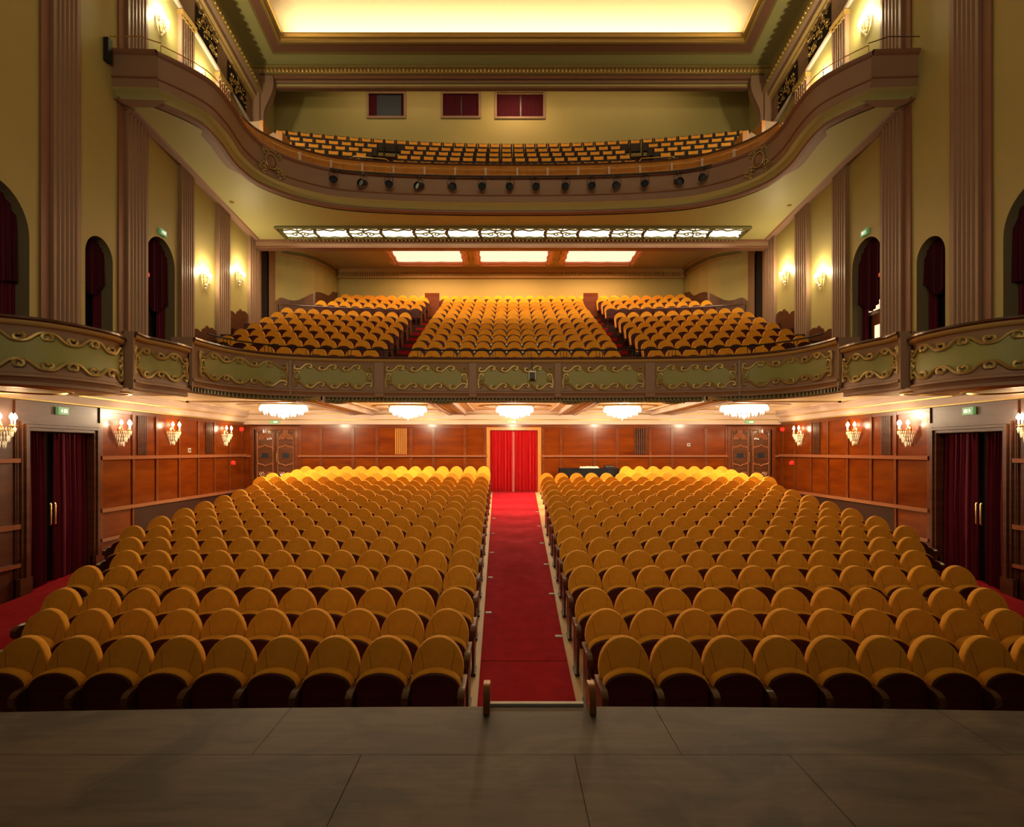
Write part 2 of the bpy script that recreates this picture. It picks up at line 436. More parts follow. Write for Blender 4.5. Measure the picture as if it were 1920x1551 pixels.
# ------------------------------------------------------------------ walls
def soffz(Y): return 10.646 - .0891*Y            # underside of the upper balcony
def ceilz(Y): return 20.5 - .2*Y                 # main ceiling
ARCH = [(10.05, 11.72, 5.62), (13.27, 14.2, 5.5), (15.5, 16.85, 6.45)]
def archz(y, a, b, zt):
    r = (b-a)/2; c = (a+b)/2; t = max(0, 1 - ((y-c)/r)**2)
    return zt - r*1.15 + r*1.15*math.sqrt(t)
for sg, sd in ((-1, 'left'), (1, 'right')):
    X = sg*WX
    m = MB()
    segs = []; prev = -2.5
    for a, b, zt in ARCH:
        segs.append((prev, a, None)); segs.append((a, b, zt)); prev = b
    segs.append((prev, 22.62, None))
    for a, b, zt in segs:
        if zt is None:
            n = 6; Y = [lerp(a, b, k/n) for k in range(n+1)]
            m.grid([[(X, y, 1.1) for y in Y], [(X, y, ceilz(y)+.05) for y in Y]], wallg)
        else:
            n = 20; Y = [(a+b)/2 - (b-a)/2*math.cos(PI*k/n) for k in range(n+1)]
            m.grid([[(X, y, archz(y, a, b, zt)) for y in Y], [(X, y, ceilz(y)+.05) for y in Y]], wallg)
            m.grid([[(X, y, 1.1) for y in Y], [(X, y, 1.3) for y in Y]], wallg)
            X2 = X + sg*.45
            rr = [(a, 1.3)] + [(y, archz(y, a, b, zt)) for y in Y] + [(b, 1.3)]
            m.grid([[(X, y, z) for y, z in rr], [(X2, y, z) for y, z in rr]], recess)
    # far small doorway wall piece and returns
    wl = struct(m.build('wall_' + sd))
    # wall beyond the last pilaster, with a narrow arched doorway, then the curved wall
    m = MB()
    a, b, zt = 22.78, 23.5, 8.95
    for (p, q) in ((22.62, a), (b, 24.15)):
        m.quad((X, p, 1.1), (X, q, 1.1), (X, q, 9.4), (X, p, 9.4), mauve)
    Y = [(a+b)/2 - (b-a)/2*math.cos(PI*k/12) for k in range(13)]
    m.grid([[(X, y, archz(y, a, b, zt)) for y in Y], [(X, y, 9.4) for y in Y]], mauve)
    m.quad((X+sg*.06, a-.6, 1.1), (X+sg*.06, b+.5, 1.1), (X+sg*.06, b+.5, 9.4), (X+sg*.06, a-.6, 9.4), dark)
    pl = [(X, 24.15), (sg*10.55, 24.35), (sg*10.25, 24.6), (sg*9.75, 24.85), (sg*9.35, 25.3), (sg*9.1, 25.9), (sg*8.95, 26.6), (sg*8.9, 27.25)]
    m.grid([[(x, y, 1.1) for x, y in pl], [(x, y, 9.4) for x, y in pl]], wallg)
    wl = struct(m.build('wall_rear_' + sd))
    m = MB()   # crown moulding following the curve
    for dz, off, mt in ((0, .16, goldp), (-.12, .10, dentil), (-.24, .05, goldp)):
        A = [(x - sg*off, y - off*.6, 9.27+dz) for x, y in pl[1:]]
        B = [(x - sg*off, y - off*.6, 9.27+dz-.12) for x, y in pl[1:]]
        m.grid([A, B], mt); m.grid([B, [(x, y, 9.27+dz-.12) for x, y in pl[1:]]], mt)
    m.build('crown_moulding', wl)
    m = MB()   # wavy walnut dado of the curved wall
    n = 40; top = []; bot = []
    for k in range(n+1):
        t = k/n*(len(pl)-1); i = min(int(t), len(pl)-2); f = t-i
        x = lerp(pl[i][0], pl[i+1][0], f) - sg*.04; y = lerp(pl[i][1], pl[i+1][1], f) - .02
        u = k/n
        z = lerp(6.75, 8.05, u**1.3) + .13*math.sin(u*13) + (.22*math.exp(-((u-.88)/.06)**2))
        top.append((x, y, z)); bot.append((x, y, 4.5))
    m.grid([top, bot], woodd); m.grid([top, [(x+sg*.05, y+.03, z) for x, y, z in top]], woodrail)
    m.build('curved_dado', wl)
    # recess backs
    m = MB()
    for a, b, zt in ARCH:
        X2 = X + sg*.46
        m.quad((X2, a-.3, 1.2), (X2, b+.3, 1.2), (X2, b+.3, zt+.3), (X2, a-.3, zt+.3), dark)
    m.build('arch_backing', wl)
    # curtains in the arches
    for ai, (a, b, zt) in enumerate(ARCH):
        nm = ['nearest the stage', 'in the middle', 'farthest from the stage'][ai]
        t = thing('arch_curtain', 'dark wine velvet drapes in the %s wall arch %s' % (sd, nm), 'curtain', (X + sg*.3, (a+b)/2, 1.3), 'velvet drapes in the wall arches')
        m = MB(); zl = (3.6, 4.2, 4.4)[ai]
        n = 36; R0 = []; R1 = []; R2 = []
        for k in range(n+1):
            y = a + .02 + (b-a-.04)*k/n; w = .035*math.sin(k*PI*.5*1.2)
            u = k/n; zb = zl + .18*math.cos(u*PI*2) * (1 if ai else .5) + (.7*max(0, (1-u)-.4) if (ai == 2 and sg > 0) else 0)
            xx = X + sg*(.22) + w
            zt_ = archz(y, a, b, zt) - .02
            R0.append((xx, y, zt_)); R1.append((xx + w*.5, y, min(lerp(zt_, zb, .6), zt_))); R2.append((xx + w*.8, y, min(zb, zt_-.05)))
        m.grid([R0, R1, R2], velvetd); m.build('valance', t, True)
        w = (b-a)*(.40 if ai else .35)
        for (p, q) in ((a+.03, a+w), (b-w*.75, b-.03)):
            if ai == 2 and sg > 0: q = min(q, a + .62) if p < (a+b)/2 else q
            if ai == 2 and sg > 0 and p > (a+b)/2: p = b - .24
            m = MB(); n = 16
            A = [(X + sg*.32 + .05*math.sin(k*PI*.55), lerp(p, q, k/n), min(zl+.3, archz(lerp(p, q, k/n), a, b, zt)-.03)) for k in range(n+1)]
            B = [(x, y, 1.32) for x, y, z in A]
            m.grid([A, B], velvet); m.build('drape', t, True)
# lit corridor seen through the right rear arch
a, b, zt = ARCH[2]
X2 = WX + .455
t = thing('lit_doorway', 'bright lit foyer opening between the drapes of the right rear arch', 'doorway', (X2, 16.0, 2.4))
m = MB(); m.box(X2-.02, X2-.005, a+.64, b-.26, 1.4, 4.2, woods); m.build('foyer_panelling', t)
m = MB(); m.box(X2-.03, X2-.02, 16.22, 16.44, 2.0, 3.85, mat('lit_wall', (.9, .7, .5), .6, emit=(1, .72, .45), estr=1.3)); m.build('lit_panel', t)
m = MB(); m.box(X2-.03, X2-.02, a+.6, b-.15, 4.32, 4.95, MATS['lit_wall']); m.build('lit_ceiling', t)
m = MB(); m.box(X2-.04, X2-.02, a+.64, b-.15, 4.20, 4.30, pink); m.build('cornice', t)

# pilasters
PIL = [(12.2, 12.95), (14.6, 15.4), (17.0, 17.7), (19.2, 20.0), (21.55, 22.35)]
for sg, sd in ((-1, 'left'), (1, 'right')):
    for i, (a, b) in enumerate(PIL):
        X = sg*WX; d = .13
        t = thing('pilaster', 'tall fluted brown pilaster on the %s wall, %s from the stage' % (sd, ORD[i+1]), 'pilaster', (X, (a+b)/2, 1.5), 'fluted pilasters on the side walls')
        m = MB(); n = 5; pts = [(0, a), (d, a), (d, a+.06)]
        w = (b-a-.12)/n
        for k in range(n):
            y0 = a+.06+w*k
            pts += [(d, y0+.02), (d-.035, y0+w*.3), (d-.045, y0+w*.5), (d-.035, y0+w*.7), (d, y0+w-.02)]
        pts += [(d, b-.06), (d, b), (0, b)]
        zt = 18.2 if i == 0 else 13.7 + .19*(19.3-(a+b)/2) - .05
        z0 = 1.5
        m.grid([[(X - sg*p, y, z0) for p, y in pts], [(X - sg*p, y, zt) for p, y in pts]], mauve)
        m.build('shaft', t)
        m = MB(); m.box(min(X, X-sg*(d+.05)), max(X, X-sg*(d+.05)), a-.05, b+.05, z0, z0+.3, mauve); m.build('base', t)
        if i:
            m = MB(); m.box(min(X, X-sg*(d+.06)), max(X, X-sg*(d+.06)), a-.05, b+.05, zt-.12, zt+.03, gold)
            for k in range(4): m.tube([(X-sg*(d+.02), lerp(a, b, (k+.5)/4)-.07, zt-.2), (X-sg*(d+.03), lerp(a, b, (k+.5)/4)+.07, zt-.16)], .03, gold, 6)
            m.build('capital', t)
        # pale edge fillet
        m = MB(); yy = b + .05; m.box(min(X, X-sg*.07), max(X, X-sg*.07), b+.001, b+.10, z0, zt, mauve); m.build('fillet', t)
        if i <= 1:
            m = MB(); m.box(min(X, X-sg*.05), max(X, X-sg*.05), a-.24, a-.001, z0, zt, mauved); m.build('side_band', t)

# upper entablature on side walls
for sg, sd in ((-1, 'left'), (1, 'right')):
    X = sg*WX
    w = structE('trim_%d' % (2 if sg < 0 else 3), (X, 18, 13.8))
    bz = lambda Y: 13.7 + .19*(19.3 - Y)
    Y = [13.2, 15, 17, 19, 21, 22.3]
    def run(prof, name, mt):
        m = MB()
        m.grid([[(X - sg*o_, y, bz(y)+dz) for y in Y] for o_, dz in prof], mt); return m.build(name, w)
    run([(0, 0), (.10, 0), (.12, .07), (.05, .12), (.02, .13)], 'architrave', pink)
    run([(.02, .13), (.02, 1.18)], 'frieze', mauve)
    run([(.02, 1.18), (.10, 1.22), (.10, 1.30), (.20, 1.34)], 'bed_moulding', goldp)
    run([(.20, 1.34), (.22, 1.50), (.34, 1.54)], 'cornice_band', mauve)
    run([(.34, 1.54), (.40, 1.60), (.40, 1.72), (.34, 1.78), (0, 1.80)], 'cornice', golddull)
    m = MB(); k = 13.3
    while k < 21.6:
        m.lathe((X - sg*.42, k, bz(k)+1.60), [(0, -.07), (.045, -.04), (.05, 0), (.03, .05), (0, .06)], gold, 6); k += .17
    m.build('egg_moulding', w, True)
    # gilded grille panels
    for j, (a, b) in enumerate(((15.6, 16.8), (17.9, 19.25), (19.95, 21.4))):
        t = thing('gilded_grille', 'gilded carved foliage panel on the %s frieze, %s from the stage' % (sd, ORD[j+1]), 'ornament', (X - sg*.05, (a+b)/2, bz((a+b)/2)+.2), 'gilded panels on the upper frieze')
        m = MB(); m.add([(X-sg*.03, a, bz(a)+.18), (X-sg*.03, b, bz(b)+.18), (X-sg*.03, b, bz(b)+1.08), (X-sg*.03, a, bz(a)+1.08)], [(0, 1, 2, 3)], dark); m.build('backing', t)
        m = MB(); rnd = random.Random(5+j)
        for q in range(40):
            y = lerp(a+.08, b-.08, rnd.random()); z = bz(y)+.25+.76*rnd.random(); r = .05+.05*rnd.random(); a0 = rnd.random()*6; dirn = rnd.choice((-1, 1))
            pts = [(X-sg*(.05+.006*k), y + r*(1-k/14)*math.cos(a0+dirn*k*.5), z + r*(1-k/14)*math.sin(a0+dirn*k*.5)) for k in range(11)]
            m.tube(pts, .016, gold, 4)
        m.build('foliage', t, True)

# ------------------------------------------------------------------ main ceiling with luminous coffer
m = MB()
xi, xo, yb, yo, yf = 9.0, 9.7, 20.85, 21.6, 5.0
def cz(x, y, d=0): return (x, y, ceilz(y)+d)
m.quad(cz(-11.2, yo), cz(11.2, yo), cz(11.2, 22.6), cz(-11.2, 22.6), soffg)
for sg in (-1, 1):
    m.quad(cz(sg*xo, 1), cz(sg*11.2, 1), cz(sg*11.2, yo), cz(sg*xo, yo), soffg)
m.quad(cz(-xo, 1), cz(xo, 1), cz(xo, yf), cz(-xo, yf), soffg)
struct(m.build('ceiling'))
ce = bpy.data.objects['ceiling']
def rect_frame(m, profs, mt):
    # profs = [(inset, dz)], inset measured from outer edge
    loops = []
    for ins, dz in profs:
        pts = [(-(xo-ins), yf+ins), (xo-ins, yf+ins), (xo-ins, yo-ins), (-(xo-ins), yo-ins)]
        loops.append([cz(x, y, dz) for x, y in pts])
    m.grid(loops, mt, True)
m = MB()
rect_frame(m, [(0, 0), (0, -.10), (.10, -.12)], golddull); rect_frame(m, [(.10, -.12), (.42, -.10)], mauved)
rect_frame(m, [(.42, -.10), (.46, -.17), (.55, -.17), (.58, -.08), (.62, -.10), (.70, -.10), (.72, .02)], gold)
rect_frame(m, [(.72, .02), (.72, .06), (.40, .06)], mauved)
m.build('coffer_frame', ce, True)
m = MB()
rect_frame(m, [(.05, .06), (.05, .5), (.35, .95), (.9, 1.15), (1.8, 1.2)], coved)
pts = [(-(xo-1.8), yf+1.8), (xo-1.8, yf+1.8), (xo-1.8, yo-1.8), (-(xo-1.8), yo-1.8)]
m.add([cz(x, y, 1.2) for x, y in pts], [(0, 1, 2, 3)], coved)
m.build('coffer_vault', ce, True)

# beam and cornice across the gallery front of ceiling
m = MB()
YB = 22.0
m.box(-11.2, 11.2, YB+.3, YB+.42, 15.15, 16.2, soffg)
m.box(-11.2, 11.2, YB+.25, YB+.45, 15.12, 15.20, mauved)
m.box(-11.2, 11.2, YB+.22, YB+.3, 15.32, 15.42, mauve)
m.box(-11.2, 11.2, YB+.1, YB+.3, 15.42, 15.55, mauved)
m.box(-11.2, 11.2, YB-.02, YB+.3, 15.55, 15.62, golddull)
m.box(-11.2, 11.2, YB-.02, YB+.3, 15.80, 15.90, golddull)
m.box(-11.2, 11.2, YB+.06, YB+.3, 15.62, 15.80, goldp)
o = struct(m.build('trim_1'))
m = MB(); k = -10.4
while k < 10.4:
    m.lathe((k, YB+.03, 15.71), [(0, -.09), (.05, -.05), (.06, 0), (.045, .06), (0, .085)], gold, 6)
    k += .16
m.build('egg_moulding', o, True)
# gallery back room
m = MB(); YG = 24.6; XG = 10.95
wins = [(688, 761, 173, 222), (827, 901, 173, 222), (928, 1022, 171, 223)]
W = []
for a, b, c, d in wins: W.append((PX(a, YG)+.09, PX(b, YG)-.09, PZ(d, YG)+.09, PZ(c, YG)-.09))
zlo, zhi = W[0][2], W[0][3]
xs = [-XG] + [v for w in W for v in w[:2]] + [XG]
m.quad((-XG, YG, 12), (XG, YG, 12), (XG, YG, zlo), (-XG, YG, zlo), wallg)
m.quad((-XG, YG, zhi), (XG, YG, zhi), (XG, YG, 17.4), (-XG, YG, 17.4), wallg)
for i in range(0, len(xs), 2): m.quad((xs[i], YG, zlo), (xs[i+1], YG, zlo), (xs[i+1], YG, zhi), (xs[i], YG, zhi), wallg)
wb = struct(m.build('wall_back'))
for sg in (-1, 1):
    m = MB(); m.quad((sg*XG, 22.3, 10), (sg*XG, YG, 10), (sg*XG, YG, 17.4), (sg*XG, 22.3, 17.4), wallg)
    m.quad((sg*WX, 22.35, 10), (sg*XG, 22.35, 10), (sg*XG, 22.35, 17.4), (sg*WX, 22.35, 17.4), wallg)
    m.build('gallery_return', wb)
m = MB(); m.quad((-XG, 22.25, 17.1), (XG, 22.25, 17.1), (XG, YG, 17.1), (-XG, YG, 17.1), soffg); m.build('gallery_ceiling', wb)
for i, (a, b, c, d) in enumerate(W):
    t = structE('window_%d' % (i+1), ((a+b)/2, YG, c))
    m = MB()
    m.box(a-.1, b+.1, YG-.05, YG+.1, c-.1, c, mauve); m.box(a-.1, b+.1, YG-.05, YG+.1, d, d+.1, mauve)
    m.box(a-.1, a, YG-.05, YG+.1, c, d, mauve); m.box(b, b+.1, YG-.05, YG+.1, c, d, mauve)
    m.build('window_frame', t)
    m = MB(); m.quad((a, YG+.03, c), (b, YG+.03, c), (b, YG+.03, d), (a, YG+.03, d), glassd)
    g = m.build('pane', t)
    if i == 0: g.data.materials[0] = mat('booth_glass', (.05, .06, .085), .6, spec=.1)
    spans = [(a, lerp(a, b, .22)), (lerp(a, b, .92), b)] if i == 0 else [(a, lerp(a, b, .5)), (lerp(a, b, .53), b)]
    for p, q in spans:
        m = MB(); n = 30 if i else 10
        A = [(lerp(p, q, k/n), YG+.015+.012*math.sin(k*1.6), d) for k in range(n+1)]
        m.grid([A, [(x, y, c) for x, y, z in A]], velvetd); m.build('curtain', t, True)

# big scroll consoles beside the gallery
for sg, sd in ((-1, 'left'), (1, 'right')):
    t = thing('scroll_console', 'large S-curved fluted plaster console at the %s end of the ceiling beam' % sd, 'bracket', (sg*10.3, 22.0, 13.4), 'scroll consoles under the ceiling beam')
    m = MB()
    for q, off in enumerate((0, .09, .18, .27)):
        pts = []
        for k in range(15):
            u = k/14; z = lerp(15.5, 13.45, u); w = .62 - .36*u + .10*math.sin(u*PI*2) - off*(.9 - .2*u)
            pts.append((w, z))
        y0 = 22.22 - .05*(4-q)
        ins = [(WX - w if False else (WX-.2) - w, z) for w, z in pts]
        A = [(sg*x, y0, z) for x, z in ins]; B = [(sg*(WX-.15), y0, z) for x, z in ins]
        m.grid([A, B], mauve if q % 2 == 0 else mauved); m.grid([A, [(x, y+.3, z) for x, y, z in A]], mauve)
    m.build('scroll_body', t)
    m = MB(); m.box(*sorted((sg*10.68, sg*10.38)), 21.9, 22.25, 13.4, 15.5, mauve); m.build('pilaster_strip', t)
    m = MB(); m.lathe((sg*10.5, 21.87, 15.0), [(0, -.1), (.1, 0), (0, .1)], gold, 8); m.build('boss', t, True)

# ------------------------------------------------------------------ sweeps along balcony plans
def catmull(pts, per=6):
    P = [Vector(p) for p in pts]; out = []
    for i in range(len(P)-1):
        p0 = P[max(i-1, 0)]; p1 = P[i]; p2 = P[i+1]; p3 = P[min(i+2, len(P)-1)]
        for k in range(per):
            t = k/per
            out.append(.5*((2*p1) + (p2-p0)*t + (2*p0-5*p1+4*p2-p3)*t*t + (3*p1-p0-3*p2+p3)*t**3))
    out.append(P[-1]); return out
class Plan:
    def __init__(s, pts):        # pts: (x, y, ztop)
        s.p = [Vector(p) for p in pts]; s.n = []
        for i in range(len(s.p)):
            d = s.p[min(i+1, len(s.p)-1)] - s.p[max(i-1, 0)]; d.z = 0; d.normalize()
            s.n.append(Vector((d.y, -d.x, 0)))
        s.L = [0]
        for i in range(1, len(s.p)): s.L.append(s.L[-1] + (s.p[i].xy - s.p[i-1].xy).length)
    def at(s, l, o, dz):
        l = max(0, min(s.L[-1], l))
        for i in range(1, len(s.L)):
            if l <= s.L[i] + 1e-9:
                t = (l - s.L[i-1])/max(1e-9, s.L[i]-s.L[i-1])
                p = s.p[i-1].lerp(s.p[i], t); n = s.n[i-1].lerp(s.n[i], t).normalized()
                return p + n*o + Vector((0, 0, dz))
    def l_of_px(s, px):
        best = None
        N = 600
        for k in range(N+1):
            l = s.L[-1]*k/N; p = s.at(l, 0, 0); q = CX + F*(p.x - CAMX)/p.y
            if best is None or abs(q-px) < best[0]: best = (abs(q-px), l)
        return best[1]
    def sweep(s, m, prof, mt, l0=None, l1=None, cap=False):
        l0 = 0 if l0 is None else l0; l1 = s.L[-1] if l1 is None else l1
        ls = [l0] + [l for l in s.L if l0+1e-4 < l < l1-1e-4] + [l1]
        rows = [[s.at(l, o, dz) for l in ls] for o, dz in prof]
        m.grid(rows, mt)
        if cap:
            for l in (l0, l1): m.add([s.at(l, o, dz) for o, dz in prof], [tuple(range(len(prof)))], mt)
def mirror(half): return half + [(-x, y, z) for x, y, z in reversed(half[:-1])] if abs(half[-1][0]) < 1e-6 else half + [(-x, y, z) for x, y, z in reversed(half)]

def curl(A, head, turn, n=9, s0=.05):
    x, y = A; pts = []
    for k in range(n):
        s_ = s0*(1 - k/(n+1.5)); x += s_*math.cos(head); y += s_*math.sin(head); head += turn*(.55 + .05*k)
        pts.append((x, y))
    return pts
def scroll_border(plan, m, l0, l1, vlo, vhi, amp, o, up, npc, r, mt, ph=0):
    """returns wave samples (l, v)"""
    wave = []; L = (l1-l0)/npc
    for k in range(npc):
        a = l0 + L*k; lowfirst = ((k + ph) % 2 == 0)
        v0, v1 = (vlo, vlo+amp) if lowfirst else (vlo+amp, vlo)
        body = []
        for q in range(11):
            t = .10 + .80*q/10; sm = t*t*(3-2*t); sm = sm*sm*(3-2*sm)
            body.append((a + L*t, lerp(v0, v1, sm)))
        sgn = 1 if lowfirst else -1
        c0 = curl(body[0], PI, -sgn*1.0 if True else 1, 8, L*.14)
        c1 = curl(body[-1], 0, -sgn*1.0, 8, L*.14)
        pts = list(reversed(c0)) + body + c1
        m.tube([plan.at(l, o, v) for l, v in pts], r, mt, 5)
        wave += [(a + L*q/8, lerp(v0, v1, (q/8)**2*(3-2*q/8))) for q in range(8)]
    wave.append((l1, vlo if (npc+ph) % 2 == 0 else vlo+amp))
    return wave
def panel(plan, l0, l1, v0, v1, o, parent, npc, label=None):
    """olive field with gilt scrolls"""
    m = MB(); r = .033
    wt = scroll_border(plan, m, l0+.06, l1-.06, v1-.17, v1, .16, o+.02, True, npc, r, golddull)
    wb_ = scroll_border(plan, m, l0+.06, l1-.06, v0, v0, .16, o+.02, False, npc, r, golddull, 1)
    for l, s_ in ((l0, 1), (l1, -1)):
        mid = (v0+v1)/2
        for vv, e in ((v0+.02, mid-.02), (v1-.02, mid+.02)):
            dirn = 1 if e > vv else -1
            pts = [(l+s_*.05*math.sin(PI*q/8)*-.5, lerp(vv, e, q/8)) for q in range(9)]
            pts += curl(pts[-1], dirn*PI/2, -s_*dirn*1.0, 7, .06)
            m.tube([plan.at(a, o+.02, v) for a, v in pts], r, golddull, 5)
    f = MB()
    A = [plan.at(l, o+.006, v) for l, v in wt]; B = [plan.at(wt[i][0], o+.006, wb_[i][1]) for i in range(len(wt))]
    A = [plan.at(l0+.02, o+.006, v1-.06)] + A + [plan.at(l1-.02, o+.006, v1-.06)]
    B = [plan.at(l0+.02, o+.006, v0+.05)] + B + [plan.at(l1-.02, o+.006, v0+.05)]
    f.grid([A, B], green)
    fo = f.build('ornament_panel', parent)
    m.build('gilt_scrollwork', fo, True)
    return fo

# ---- first balcony
half = [(-7.77, 12.8, 2.7), (-7.72, 13.3, 2.7), (-7.5, 14.06, 2.7), (-7.0, 14.7, 2.7), (-6.3, 15.1, 2.7), (-5.07, 15.42, 2.7), (-3, 15.58, 2.7), (0, 15.64, 2.7)]
main = Plan(catmull(mirror(half), 6))
bal = thing('balcony', 'curved first balcony with scroll-panelled front above the stalls', 'balcony', (0, 15.64, 1.5))
PROF_COP = [(-.20, -.03), (-.20, .02), (.09, .02), (.10, -.02), (.07, -.05)]
def parapet(plan, parent, base=1.18, l0=None, l1=None):
    m = MB(); plan.sweep(m, PROF_COP, armw, cap=True); m.build('coping', parent)
    m = MB(); plan.sweep(m, [(.07, -.05), (.065, -.09), (.03, -.13), (0, -.14)], gold if False else goldp)
    plan.sweep(m, [(0, -.14), (-.02, -.2), (0, -.95)], mauve)
    plan.sweep(m, [(0, -.95), (.05, -.98), (.06, -1.02), (.02, -1.05)], mauve)
    plan.sweep(m, [(.02, -1.05), (-.02, -1.10), (.0, -base)], mauve)
    plan.sweep(m, [(-.20, -.03), (-.22, -1.0)], woodd)
    m.build('parapet_wall', parent, True)
parapet(main, bal, 1.16)
for sg in (-1, 1):
    m = MB(); m.box(*sorted((sg*7.74, sg*8.25)), 12.77, 12.83, 1.5, 2.72, mauve); m.build('end_face', bal)
m = MB(); main.sweep(m, [(0, -1.16), (-.12, -1.18), (-.12, -1.26), (-.25, -1.28)], dentil)
l = .05
while l < main.L[-1]:
    p = [main.at(l, -.12, 0), main.at(l+.05, -.12, 0), main.at(l+.05, -.03, 0), main.at(l, -.03, 0)]
    vs = [q + Vector((0, 0, -1.17)) for q in p] + [q + Vector((0, 0, -1.26)) for q in p]
    m.add(vs, [(0, 1, 2, 3), (4, 5, 6, 7), (0, 1, 5, 4), (1, 2, 6, 5), (2, 3, 7, 6), (3, 0, 4, 7)], dentil); l += .11
m.build('dentil_band', bal)
PAN = [(374, 538), (551, 699), (724, 876), (896, 1036), (1055, 1206), (1231, 1381), (1392, 1560)]
lens = []
for a, b in PAN:
    la, lb_ = main.l_of_px(a), main.l_of_px(b); lens.append((la, lb_))
    panel(main, la+.03, lb_-.03, -.90, -.22, 0, bal, 7 if (lb_-la) > 2.6 else 6)
for i in range(len(lens)-1):
    a, b = lens[i][1], lens[i+1][0]
    g = .05
    m = MB(); main.sweep(m, [(0, -.14), (.045, -.14), (.045, -1.14), (0, -1.16)], mauve, a+g, b-g, cap=True); m.build('pier', bal)
# gilt cartouche brackets under the piers
for px in (628, 830, 1072, 1268):
    l = main.l_of_px(px)
    m = MB()
    n = 10
    pts = [main.at(l + .32*math.cos(PI*k/n), -.10, -1.24 - .09*math.sin(PI*k/n)) for k in range(n+1)]
    vs = pts + [p + Vector((0, .3, 0)) for p in pts]
    m.add(vs, [tuple(range(n+1)), tuple(range(n+1, 2*n+2))] + [(i, i+1, n+2+i, n+1+i) for i in range(n)], dentil)
    for k in range(7): m.gem(tuple(main.at(l-.24+.08*k, -.08, -1.30)), .04, .07, golddull)
    m.build('corbel', bal)
# under ceiling
m = MB(); ZU = 1.55
inner = [main.at(l, -.15, 0) for l in [main.L[-1]*k/60 for k in range(61)]]
A = [(p.x, p.y, ZU - .02) for p in inner]
B = [(lerp(-WX, WX, k/60), 21.45, ZU) for k in range(61)]
m.grid([A, B], creamc)
for sg in (-1, 1): m.add([(sg*WX, 12.7, ZU), (sg*7.5, 12.7, ZU), (sg*WX, 21.45, ZU)], [(0, 1, 2)], creamc)
m.build('soffit', bal)
m = MB()
for X0, w in ((-5.9, .40), (-2.15, .3), (2.15, .3), (5.9, .40)):
    yf_ = 15.75 if abs(X0) < 5 else 15.3
    m.box(X0-w, X0+w, yf_, 21.3, ZU-.10, ZU, goldp)
    for e in (-1, 1):
        m.box(X0+e*w-.05, X0+e*w+.05, yf_, 21.3, ZU-.16, ZU, pink); m.box(X0+e*(w-.16)-.03, X0+e*(w-.16)+.03, yf_, 21.3, ZU-.13, ZU-.1, pink)
m.build('ceiling_beams', bal)
CHX = [(-7.7, 17.9), (-3.6, 18.3), (.06, 18.3), (3.75, 18.3), (7.75, 17.9)]
m = MB()
for X0, w in ((-3.95, 1.25), (0, 1.55), (3.95, 1.25), (-8.5, 1.7), (8.5, 1.7)):
    for y0, y1 in ((16.6, 20.6),):
        for (a, b, c, d) in ((X0-w, X0+w, y0, y0+.09), (X0-w, X0+w, y1-.09, y1), (X0-w, X0-w+.09, y0, y1), (X0+w-.09, X0+w, y0, y1)):
            m.box(a, b, c, d, ZU-.05, ZU, pink)
m.build('ceiling_mouldings', bal)
for i, (x, y) in enumerate(CHX):
    nm = ['leftmost', 'second from left', 'middle', 'second from right', 'rightmost'][i]
    m = MB(); sx = 1.55 if i in (0, 4) else 1.25
    m.lathe((x, y, ZU), [(.84, 0), (.86, -.04), (.93, -.05), (.98, -.03), (1, 0)], pink, 32, sx, .75)
    m.build('oval_moulding', bal, True)
    t = thing('ceiling_chandelier', 'blazing crystal chandelier under the balcony ceiling, %s of the five' % nm, 'chandelier', (x, y, ZU), 'crystal chandeliers under the balcony')
    wx = .76 if i in (0, 4) else .62
    m = MB(); m.lathe((0, 0, 0), [(0, 0), (wx+.05, 0), (wx+.05, -.05), (wx, -.07)], brass, 24, 1, .8); raw('ceiling_plate', m.mesh('plate', True), t)
    m = MB()
    m.lathe((0, 0, 0), [(wx, -.07), (wx*.97, -.17), (wx*.8, -.22), (wx*.45, -.26), (0, -.27)], chand, 24, 1, .8)
    raw('crystal_bowl', m.mesh('bowl', True), t)
    m = MB()
    for rr, zz, n in ((wx, -.15, 34), (wx*.82, -.26, 26), (wx*.5, -.32, 16), (wx*.2, -.36, 8)):
        for k in range(n): a = 2*PI*k/n; m.gem((rr*math.cos(a), .8*rr*math.sin(a), zz), .028, .13, chand)
    m.gem((0, 0, -.42), .04, .14, chand)
    raw('crystal_drops', m.mesh('drops'), t)
    m = MB()
    for k in range(8):
        a = 2*PI*k/8+.2; m.lathe((wx*.75*math.cos(a), wx*.6*math.sin(a), -.13), [(0, -.05), (.035, -.02), (.03, .02), (0, .05)], bulb, 6)
    raw('bulbs', m.mesh('bulbs', True), t)

# seating tier of the first balcony
def tier(name, parent, Ys, Zs, curv, x0, x1, d0, d1, mt, step=1, dz=0, back=None, limit=None):
    m = MB(); n = 24
    def yy(x, y): return y - curv*x*x
    X = [lerp(x0, x1, k/n) for k in range(n+1)]
    for i in range(len(Ys)):
        a = Ys[i]-d0; b = (Ys[i+1]-d0) if i+1 < len(Ys) else (back or Ys[i]+.8)
        z = Zs[i]+dz; zp = (Zs[i-1] if i else Zs[i]-.02)+dz
        XX = X
        if limit:
            lim = limit(a + .4); XX = [max(-lim, min(lim, x)) for x in X]
        if step == 1:
            m.grid([[(x, yy(x, a), zp) for x in XX], [(x, yy(x, a), z) for x in XX], [(x, yy(x, b), z) for x in XX]], mt)
        else:
            zm = (z+zp)/2; am = a + (b-a)*.0; h = (b-a)/2
            m.grid([[(x, yy(x, a-h), zp) for x in XX], [(x, yy(x, a-h), zm) for x in XX], [(x, yy(x, a), zm) for x in XX], [(x, yy(x, a), z) for x in XX], [(x, yy(x, a+h), z) for x in XX]], mt)
    return m.build(name, parent)
m = MB(); A = []; B = []
